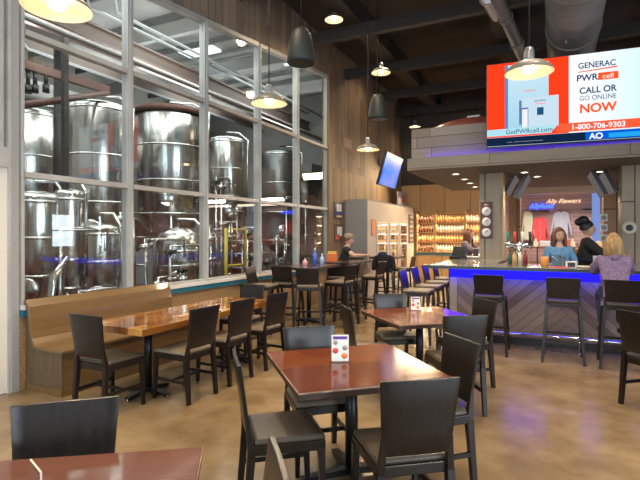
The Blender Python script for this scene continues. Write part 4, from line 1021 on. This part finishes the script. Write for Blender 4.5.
on_bar(MB().box(-.12, .12, -.07, .07, 0, .012), 'red_menu', red_p, 'flat red menu lying on the bar edge', 'menu', loc=(.06, 7.40, BZ))
q = P(458, 259, BZ)
pos = empty('cash_terminal', (q.x, q.y, BZ), -.5); MB().box(-.13, .13, -.1, .1, 0, .05).build('base', black_pl, pos, .01); MB().obox((0, .03, .14), (.14, 0, 0), (0, .03, .09), (0, .012, -.004)).build('display', black_pl, pos)
tag(pos, 'black cash terminal on the left arm of the bar', 'terminal')
on_bar(MB().lathe([(.001, 0), (.07, 0), (.12, .035), (.115, .04), (.001, .012)], n=24), 'bowl', white_m, 'white bowl behind the cash terminal', 'bowl', loc=(q.x + .22, q.y + .35, BZ))
on_bar(MB().box(-.05, .05, -.03, .03, 0, .16), 'napkin_holder', mat('dark_holder', (.04, .04, .06), .4), 'small dark holder on the far left bar corner', 'holder', .005, loc=(-1.5, 10.6, BZ))

# table cards
def menu_card(lat, d, z, w, h, f, lab):
    fv = CR * f[0] + CF * f[1]; p = W(lat, d, z); t = empty('menu_card', p, angle(fv))
    MB().box(-w / 2 - .008, w / 2 + .008, -.035, .035, 0, .006).build('base', acrylic, t)
    MB().box(-w / 2, w / 2, -.003, .003, .006, h).build('card', white_card, t)
    s = 1
    for y in (.0035,):
        MB().box(-w * .42, w * .42, y, y + .001, h * .84, h * .95).build('header', purple_p, t)
        for (x, zz, r, m_) in ((-.25, .22, .17, orange_p), (.28, .42, .17, red_p), (-.27, .52, .15, grey_p), (.27, .72, .13, grey_p)):
            MB().lathe([(.001, y + .001), (r * w, y + .001), (r * w, y)], (x * w, 0, zz * h), 16, 'Y').build('food_picture', m_, t)
    return tag(t, lab, 'menu card', 'menu cards on the square tables')
menu_card(.135, 3.22, .75, .115, .18, (.05, -1), 'upright white menu card on the foreground square table')
menu_card(1.08, 5.42, .75, .10, .15, (-.1, -1), 'upright white menu card on the second square table')
pa, pb_ = W(-.969, 1.607, .75), W(-.885, 1.522, .75); dl_ = pb_ - pa
t = empty('card_holder', pa, math.atan2(dl_.y, dl_.x)); ln_ = dl_.length
MB().box(0, ln_, -.0015, .0015, 0, .096).build('acrylic_sheet', acrylic, t)
for bx_ in ((0, ln_, .096, .10), (ln_, ln_ + .004, 0, .10)): MB().box(bx_[0], bx_[1], -.0025, .0025, bx_[2], bx_[3]).build('rim', mat('cream_edge_glint', (.8, .68, .55), .4), t)  # light caught by the acrylic edge, painted as a pale strip
MB().box(0, ln_, -.004, -.0025, .012, .09).build('insert', mat('brown_insert', (.20, .085, .055), .4), t)
tag(t, 'small upright card holder with painted edge glint on the lower left table', 'card holder')
# things on the high table
def bottle_at(x, y, r, h, m_, lab):
    o = bottle_mesh('bottle', r, h, m_, white_m); o.location = (x, y, 1.05); return tag(o, lab, 'bottle', 'bottles on the nearest high table')
bottle_at(-4.0, 7.95, .045, .30, mat('blue_label_bottle', (.06, .14, .55), .3), 'tall blue and white bottle on the nearest high table')
bottle_at(-3.9, 8.05, .04, .2, mat('pale_blue_bottle', (.4, .5, .75), .3), 'pale blue bottle behind the tall blue bottle')
bottle_at(-4.1, 7.75, .045, .12, mat('pink_bottle', (.75, .4, .4), .3), 'short pink bottle left of the tall blue bottle')
cd = MB().box(-.09, .09, -.07, .07, 0, .17).build('caddy', mat('orange_caddy', (.65, .16, .04), .4), None, .01); cd.location = (-4.12, 8.98, 1.05); tag(cd, 'orange condiment caddy at the window end of the capped man’s table', 'caddy')
MB().box(-.075, .075, -.055, .055, .17, .21).build('sauce_tops', yel_p, cd)
o = bottle_mesh('bottle', .04, .2, mat('water_bottle', (.45, .5, .65), .2), white_m); o.location = (-4.2, 9.35, 1.05); tag(o, 'small pale bottle beside the man in the cap', 'bottle')

# ================================================================== PEOPLE
def skin_chain(verts, edges, radii, root=0, sub=2):
    me = bpy.data.meshes.new('tmp'); me.from_pydata([tuple(v) for v in verts], edges, []); o = bpy.data.objects.new('tmp', me); COL.objects.link(o)
    m1 = o.modifiers.new('s', 'SKIN'); m1.use_smooth_shade = True
    for i, r in enumerate(radii):
        s = me.skin_vertices[0].data[i]; s.radius = (r, r) if isinstance(r, (int, float)) else r; s.use_root = (i == root)
    m2 = o.modifiers.new('u', 'SUBSURF'); m2.levels = sub; m2.render_levels = sub
    bpy.context.view_layer.update()
    dg = bpy.context.evaluated_depsgraph_get(); out = bpy.data.meshes.new_from_object(o.evaluated_get(dg))
    bpy.data.objects.remove(o); bpy.data.meshes.remove(me)
    return out
def person(loc, f, J, shirtm, trouserm, hairm, label, hair='long', sleeves='long', head_dir=(0, 1), cap=None, fuzzy=False, bulk=1.12, scale=1.0):
    """J: joints in local coords, +Y forward"""
    fv = V((f[0], f[1], 0)).normalized(); root = empty('person', loc, angle(fv)); root.scale = (scale,) * 3
    j = {k_: V(v) for k_, v in J.items()}
    nm = ['pelvis', 'waist', 'chest', 'neck', 'head', 'shL', 'elL', 'wrL', 'shR', 'elR', 'wrR', 'hipL', 'knL', 'anL', 'toL', 'hipR', 'knR', 'anR', 'toR']
    ed = [(0, 1), (1, 2), (2, 3), (3, 4), (2, 5), (5, 6), (6, 7), (2, 8), (8, 9), (9, 10), (0, 11), (11, 12), (12, 13), (13, 14), (0, 15), (15, 16), (16, 17), (17, 18)]
    rd = [(.13, .10), (.115, .085), (.14, .095), .052, .05, .055, .042, .028, .055, .042, .028, .085, .058, .038, .03, .085, .058, .038, .03]
    me = skin_chain([j[n] for n in nm], ed, rd)
    bm = bmesh.new(); bm.from_mesh(me); 
    for fc in bm.faces: fc.smooth = True
    b = MB(); b.bm.free(); b.bm = bm
    # head
    hd = V((head_dir[0], head_dir[1], 0)).normalized(); hr = Matrix.Rotation(math.atan2(hd.y, hd.x) - PI / 2, 3, 'Z'); hc = j['head'] + V((0, 0, .07))
    n, m_ = 18, 14; rings = []
    for a in range(m_ + 1):
        th = PI * a / m_; ring = []
        for k_ in range(n):
            ph = 2 * PI * k_ / n; q = V((math.sin(th) * math.cos(ph) * .078, math.sin(th) * math.sin(ph) * .098, math.cos(th) * .122))
            if q.z < -.03: q.x *= 1 + (q.z + .03) * 3.2; q.y = q.y * (1 + (q.z + .03) * 2.0) + (.012 if q.y > 0 else 0)
            ring.append(bm.verts.new(hc + hr @ q))
        rings.append(ring)
    for a in range(m_):
        for k_ in range(n):
            fc = bm.faces.new((rings[a][k_], rings[a + 1][k_], rings[a + 1][(k_ + 1) % n], rings[a][(k_ + 1) % n])); fc.smooth = True
    b.tube([hc + hr @ V((0, .09, .02)), hc + hr @ V((0, .118, -.025)), hc + hr @ V((0, .095, -.035))], .012, 8, rs=[.008, .016, .008])
    for s in (-1, 1): b.sphere(hc + hr @ V((s * .08, -.005, -.005)), .028, (.35, .7, 1), 8, 6)
    b.m(1)
    for s in (-1, 1): b.sphere(hc + hr @ V((s * .031, .087, .008)), .011, (1.2, .5, .7), 8, 6)
    b.m(2).sphere(hc + hr @ V((0, .094, -.062)), .022, (1, .35, .32), 8, 6)
    b.m(0)
    # hands: palm + five fingers each rooted in the palm
    for S, sg in (('L', -1), ('R', 1)):
        w, e = j['wr' + S], j['el' + S]; dr = (w - e).normalized(); side = dr.cross(V((0, 0, 1)))
        side = side.normalized() if side.length > .1 else V((1, 0, 0)); up = side.cross(dr).normalized(); 
        pc = w + dr * .05; b.sphere(pc, .042, (1, 1, 1), 10, 8, rot=Matrix((side * .95, dr * 1.25, up * .42)).transposed())
        for i, (o_, l_) in enumerate(((-.028, .065), (-.010, .075), (.010, .072), (.028, .056))):
            p0 = w + dr * .075 + side * o_; b.tube([p0, p0 + dr * l_ * .5 - up * .006, p0 + dr * l_ * .85 - up * .024, p0 + dr * l_ - up * .038], .009, 7, rs=[.0095, .009, .008, .006])
        th = w + dr * .03 - side * sg * .032; b.tube([th, th - side * sg * .022 + dr * .025 - up * .008, th - side * sg * .026 + dr * .055 - up * .02], .01, 7, rs=[.013, .011, .008])
    bmesh.ops.recalc_face_normals(bm, faces=bm.faces)
    bmh = bpy.data.meshes.new('body'); bm.to_mesh(bmh); bm.free()
    for x in (skin_m, eye_m, lip_m): bmh.materials.append(x)
    for p_ in bmh.polygons: p_.use_smooth = True
    bo = bpy.data.objects.new('body', bmh); COL.objects.link(bo); bo.parent = root
    # shirt
    k = bulk; neckb = j['chest'].lerp(j['neck'], .62)
    hem = j['pelvis'] - (j['waist'] - j['pelvis']) * .35
    if sleeves == 'long': aL, aR = j['elL'].lerp(j['wrL'], .9), j['elR'].lerp(j['wrR'], .9)
    else: aL, aR = None, None
    vs = [hem, j['pelvis'], j['waist'], j['chest'], neckb, j['shL'], j['shR']]; es = [(0, 1), (1, 2), (2, 3), (3, 4), (3, 5), (3, 6)]
    rs = [(.155 * k, .12 * k), (.155 * k, .12 * k), (.14 * k, .108 * k), (.162 * k, .118 * k), .07, .076 * k, .076 * k]
    if sleeves == 'long':
        vs += [j['elL'], aL, j['elR'], aR]; es += [(5, 7), (7, 8), (6, 9), (9, 10)]; rs += [.06 * k, .044 * k, .06 * k, .044 * k]
    else:
        vs += [j['shL'].lerp(j['elL'], .62), j['shR'].lerp(j['elR'], .62)]; es += [(5, 7), (6, 8)]; rs += [.066 * k, .066 * k]
    sm = skin_chain(vs, es, rs, 1); sm.name = 'shirt'; sm.materials.clear(); sm.materials.append(shirtm)
    so = bpy.data.objects.new('fleece_jacket' if fuzzy else 'shirt', sm); COL.objects.link(so); so.parent = root
    if fuzzy:
        tx = bpy.data.textures.new('fleece_noise', 'CLOUDS'); tx.noise_scale = .05
        mm = so.modifiers.new('sub', 'SUBSURF'); mm.levels = 1; mm.render_levels = 1
        mm = so.modifiers.new('disp', 'DISPLACE'); mm.texture = tx; mm.strength = .03; mm.mid_level = .4
        cl_ = MB().lathe([(.075, -.02), (.095, .0), (.10, .04), (.085, .07), (.07, .05)], neckb + V((0, -.01, .0)), 18).build('collar', shirtm, so)
    vs = [j['pelvis'] + V((0, 0, .02)), j['hipL'], j['knL'], j['anL'].lerp(j['knL'], .08), j['hipR'], j['knR'], j['anR'].lerp(j['knR'], .08)]
    tm = skin_chain(vs, [(0, 1), (1, 2), (2, 3), (0, 4), (4, 5), (5, 6)], [(.15, .115), .105, .078, .058, .105, .078, .058], 0); tm.materials.clear(); tm.materials.append(trouserm)
    to = bpy.data.objects.new('trousers', tm); COL.objects.link(to); to.parent = root
    for S in 'LR':
        a = j['an' + S]; t_ = j['to' + S]; dd = (t_ - a); dd.z = 0; dd.normalize()
        MB().sphere(a + dd * .06 + V((0, 0, -.035)), .05, (1, 1, 1), 12, 8, rot=Matrix((dd * 2.6, V((-dd.y, dd.x, 0)) * .95, V((0, 0, 1)) * .9)).transposed()).build('shoe', black_pl, root)
    # hair
    hb = MB(); random.seed(hash(label) % 99 if False else len(label))
    hc2 = hc + hr @ V((0, -.016, .018))
    rings = []
    for a in range(11):
        th = PI * .62 * a / 10; ring = []
        for k_ in range(20):
            ph = 2 * PI * k_ / 20; front = max(0, math.sin(ph)); tt = th * (1 - .42 * front)
            q = V((math.sin(tt) * math.cos(ph) * .093, math.sin(tt) * math.sin(ph) * .108, math.cos(tt) * .126))
            ring.append(hb.bm.verts.new(hc2 + hr @ q))
        rings.append(ring)
    for a in range(10):
        for k_ in range(20):
            try:
                fc = hb.bm.faces.new((rings[a][k_], rings[a + 1][k_], rings[a + 1][(k_ + 1) % 20], rings[a][(k_ + 1) % 20])); fc.smooth = True
            except ValueError: pass
    if hair in ('long', 'shoulder'):
        ln = .30 if hair == 'long' else .22
        for i in range(70):
            ph = math.radians(random.uniform(155, 385)); r1 = random.uniform(.9, 1.1)
            p0 = hc2 + hr @ V((math.cos(ph) * .07, math.sin(ph) * .08, .07)); p1 = hc2 + hr @ V((math.cos(ph) * .095 * r1, math.sin(ph) * .11 * r1, -.02))
            p2 = hc2 + hr @ V((math.cos(ph) * .105 * r1, math.sin(ph) * .105 * r1, -.02 - ln * .5)); p3 = hc2 + hr @ V((math.cos(ph) * .095 * r1, math.sin(ph) * .10 * r1 + .01, -.02 - ln * random.uniform(.75, 1)))
            hb.tube([p0, p1, p2, p3], .018, 6, rs=[.016, .021, .02, .006])
    if hair == 'bun': hb.sphere(hc2 + hr @ V((0, -.05, .12)), .085, (1, 1, .85)); hb.sphere(hc2 + hr @ V((0, -.12, .09)), .06)
    hb.build('hair', hairm, root)
    if cap:
        cp = MB().lathe([(.10, -.0), (.104, .02), (.098, .06), (.07, .095), (.001, .11)], hc + V((0, 0, .045)), 22, sy=1.1)
        fw = hr @ V((0, 1, 0)); sd_ = hr @ V((1, 0, 0)); c0_ = hc + V((0, 0, .048)) + fw * .09
        cp.obox(c0_ + fw * .045, fw * .06 + V((0, 0, -.012)), sd_ * .07, V((0, 0, .005)))
        cp.build('cap', cap, root)
    return tag(root, label, 'person')
stand = dict(pelvis=(0, 0, .95), waist=(0, .01, 1.10), chest=(0, 0, 1.30), neck=(0, .01, 1.46), head=(0, .02, 1.54), shL=(-.17, 0, 1.38), elL=(-.24, .05, 1.12), wrL=(-.12, .26, 1.10),
             shR=(.17, 0, 1.38), elR=(.24, .05, 1.12), wrR=(.12, .26, 1.10), hipL=(-.09, 0, .90), knL=(-.10, .02, .50), anL=(-.10, -.01, .10), toL=(-.11, .12, .03), hipR=(.09, 0, .90), knR=(.10, .02, .50), anR=(.10, -.01, .10), toR=(.11, .12, .03))
sit = dict(pelvis=(0, 0, .88), waist=(0, .03, 1.02), chest=(0, .08, 1.20), neck=(0, .11, 1.35), head=(0, .14, 1.42), shL=(-.17, .09, 1.28), elL=(-.25, .25, 1.14), wrL=(-.10, .46, 1.17),
           shR=(.17, .09, 1.28), elR=(.25, .25, 1.14), wrR=(.10, .46, 1.17), hipL=(-.09, .05, .87), knL=(-.13, .42, .84), anL=(-.12, .30, .42), toL=(-.13, .40, .36), hipR=(.09, .05, .87), knR=(.13, .42, .84), anR=(.12, .30, .42), toR=(.13, .40, .36))
denim = noise_mat('denim_blue', (.10, .24, .42), (.18, .36, .58), 20, .8); blackc = mat('black_cloth', (.012, .012, .014), .85); navyj = mat('dark_jeans', (.03, .035, .06), .85)
purple_f = noise_mat('purple_fleece', (.12, .08, .15), (.24, .17, .28), 40, .95, bump=.6); brown_h = noise_mat('brown_hair', (.10, .035, .02), (.19, .075, .04), 30, .55, (1, 1, .2)); blond_h = noise_mat('blonde_hair', (.20, .11, .045), (.42, .27, .12), 40, .6, (1, 1, .2)); black_h = mat('black_hair', (.012, .01, .01), .5)
grey_c = mat('grey_mauve_cloth', (.22, .17, .19), .8); camo = noise_mat('khaki_cap', (.20, .15, .09), (.38, .30, .20), 25, .8)
# woman in purple fleece on the right stool
j2 = dict(sit); person((.66, 6.86, 0), (-.05, 1), j2, purple_f, navyj, blond_h, 'blonde person in a fuzzy purple fleece sitting at the bar, seen from behind', 'shoulder', fuzzy=True, bulk=1.12, head_dir=(.15, 1), scale=1.0).scale = (.86, .92, 1.0)
# bartender in denim
person((.06, 8.98, 0), (.25, -1), stand, denim, navyj, brown_h, 'brown haired person in a blue denim shirt standing behind the bar', 'long', head_dir=(-.1, 1), scale=.99, bulk=1.02)
# bartender in black
j3 = dict(stand); j3.update(shR=(.16, .06, 1.40), elR=(.22, .26, 1.22), wrR=(.16, .50, 1.20), elL=(-.20, .22, 1.16), wrL=(-.08, .44, 1.14), head=(0, .06, 1.54), neck=(0, .03, 1.46))
person((.44, 9.35, 0), (.93, -.1), j3, blackc, blackc, black_h, 'person in black with dark bun reaching to the right behind the bar', 'bun', head_dir=(-.2, 1), scale=1.06, bulk=1.18)
# person at left arm of bar
j4 = dict(sit)
person((-2.0, 12.05, 0), (1, -.15), j4, grey_c, navyj, brown_h, 'brown haired person in grey mauve top at the far left side of the bar', 'long', head_dir=(.1, 1), scale=1.08)
place('stool', tan_vinyl, 0, 0, (1, -.15), 'stool under the person in the grey mauve top', G5, back=False, world=(-2.0, 12.05), cam=False)
# man with cap
j5 = dict(sit); j5.update(wrR=(.10, .50, 1.15), wrL=(-.06, .48, 1.15))
person((-4.32, 9.98, 0), (.85, .35), j5, blackc, navyj, brown_h, 'person in a khaki cap and black t-shirt sitting at a high table', 'short', sleeves='short', head_dir=(-.05, 1), cap=camo)
# jacket on stool
q = V((-3.7, 11.15, 0)); jk = empty('hung_jacket', (q.x, q.y, 0), .2)
me = skin_chain([(0, -.27, .72), (0, -.28, .95), (0, -.25, 1.08), (-.2, -.25, 1.05), (-.24, -.27, .75), (.2, -.25, 1.05), (.24, -.27, .75)], [(0, 1), (1, 2), (2, 3), (3, 4), (2, 5), (5, 6)], [(.19, .06), (.19, .07), (.14, .07), .08, .06, .08, .06], 0)
me.materials.clear(); me.materials.append(blackc); jo = bpy.data.objects.new('coat_body', me); COL.objects.link(jo); jo.parent = jk
MB().lathe([(.09, 0), (.12, .03), (.10, .09), (.03, .11)], (-.03, -.25, 1.10), 16).build('hood', mat('navy_lining', (.03, .04, .09), .8), jk)
tag(jk, 'black jacket draped over the back of a high stool', 'jacket')

# ================================================================== LIGHT
wd = bpy.data.worlds.new('sky'); SC.world = wd; wd.use_nodes = True
bg = wd.node_tree.nodes['Background']; bg.inputs[0].default_value = (.72, .86, 1, 1); bg.inputs[1].default_value = 3.0
for a, c_ in NW: area('window_daylight', ((a + c_) / 2, YN - .3, 3.2), (math.radians(90), 0, 0), c_ - a, 5.3, 16 * 5.3 * (c_ - a), (.82, .92, 1))
for a, c_, z0, z1 in RW: area('window_daylight', (XR + .3, (a + c_) / 2, (z0 + z1) / 2), (0, math.radians(90), 0), z1 - z0, c_ - a, 24 * (z1 - z0) * (c_ - a), (.80, .92, 1))
for y in (3.5, 7.5, 11.5):
    area('brewery_lamps', (-8.2, y, 5.8), (0, 0, 0), 5.0, 2.4, 200, (.92, 1, .98)); area('brewery_roof_fill', (-8.4, y, 4.6), (PI, 0, 0), 4.0, 2.0, 120, (.95, .99, 1))  # the upward areas are added fill to brighten the brewery roof
for y in (3.0, 6.0): area('brewery_low_lamps', (-5.3, y + 1, 5.2), (0, math.radians(50), 0), .6, 3.0, 60, (1, .97, .93))
# general fill spots added under the taproom ceiling, without fixtures
for i, (x, y) in enumerate(((-3.0, 1.0), (-3.2, 4.0), (-2.6, 7.0), (-3.2, 10.0), (-3.2, 13.5), (-.2, 2.0), (.4, 4.8), (3.2, 3.5), (3.5, 6.5), (-.4, 6.4))):
    l = bpy.data.lights.new('ceiling_fill', 'SPOT'); l.energy = 250 if y < 9 else 130; l.color = (1, .80, .56); l.spot_size = math.radians(115); l.spot_blend = .7; l.shadow_soft_size = .15
    o = bpy.data.objects.new('ceiling_fill', l); COL.objects.link(o); o.location = (x, y, 5.65)
# shop and bar back lighting
for x in (0, 2.2, 4.4): area('shop_lamps', (x, YB - 1.15, 2.95), (math.radians(-30), 0, 0), 1.6, .2, 95, (1, .82, .74))
area('back_wall_lamps', (-3.2, 14.6, 3.6), (math.radians(-35), 0, 0), 2.8, .3, 130, (1, .78, .48))
area('shop_bulkhead_light', (1.4, YB - 1.3, 2.75), (math.radians(-120), 0, 0), 5, .1, 12, (1, .8, .6))
area('cooler_front_light', (-3.2, 13.0, 3.4), (0, math.radians(-35), 0), .3, 3.0, 12, (1, .8, .58))

# ================================================================== CAMERA
cam = bpy.data.cameras.new('camera'); cam.sensor_width = 36; cam.lens = 480 / 640 * 36; cam.clip_start = .05; cam.clip_end = 100
cam.shift_y = -5 / 640
co = bpy.data.objects.new('camera', cam); COL.objects.link(co); co.location = (0, 0, H); co.rotation_euler = (math.radians(90), 0, YAW)
SC.camera = co
vs = SC.view_settings; vs.view_transform = 'Standard'; vs.look = 'None'; vs.gamma = 1; vs.use_curve_mapping = False; vs.exposure = 0.0
SC.cycles.use_denoising = True
SC.cycles.max_bounces = 8; SC.cycles.transparent_max_bounces = 24; SC.cycles.sample_clamp_indirect = 6
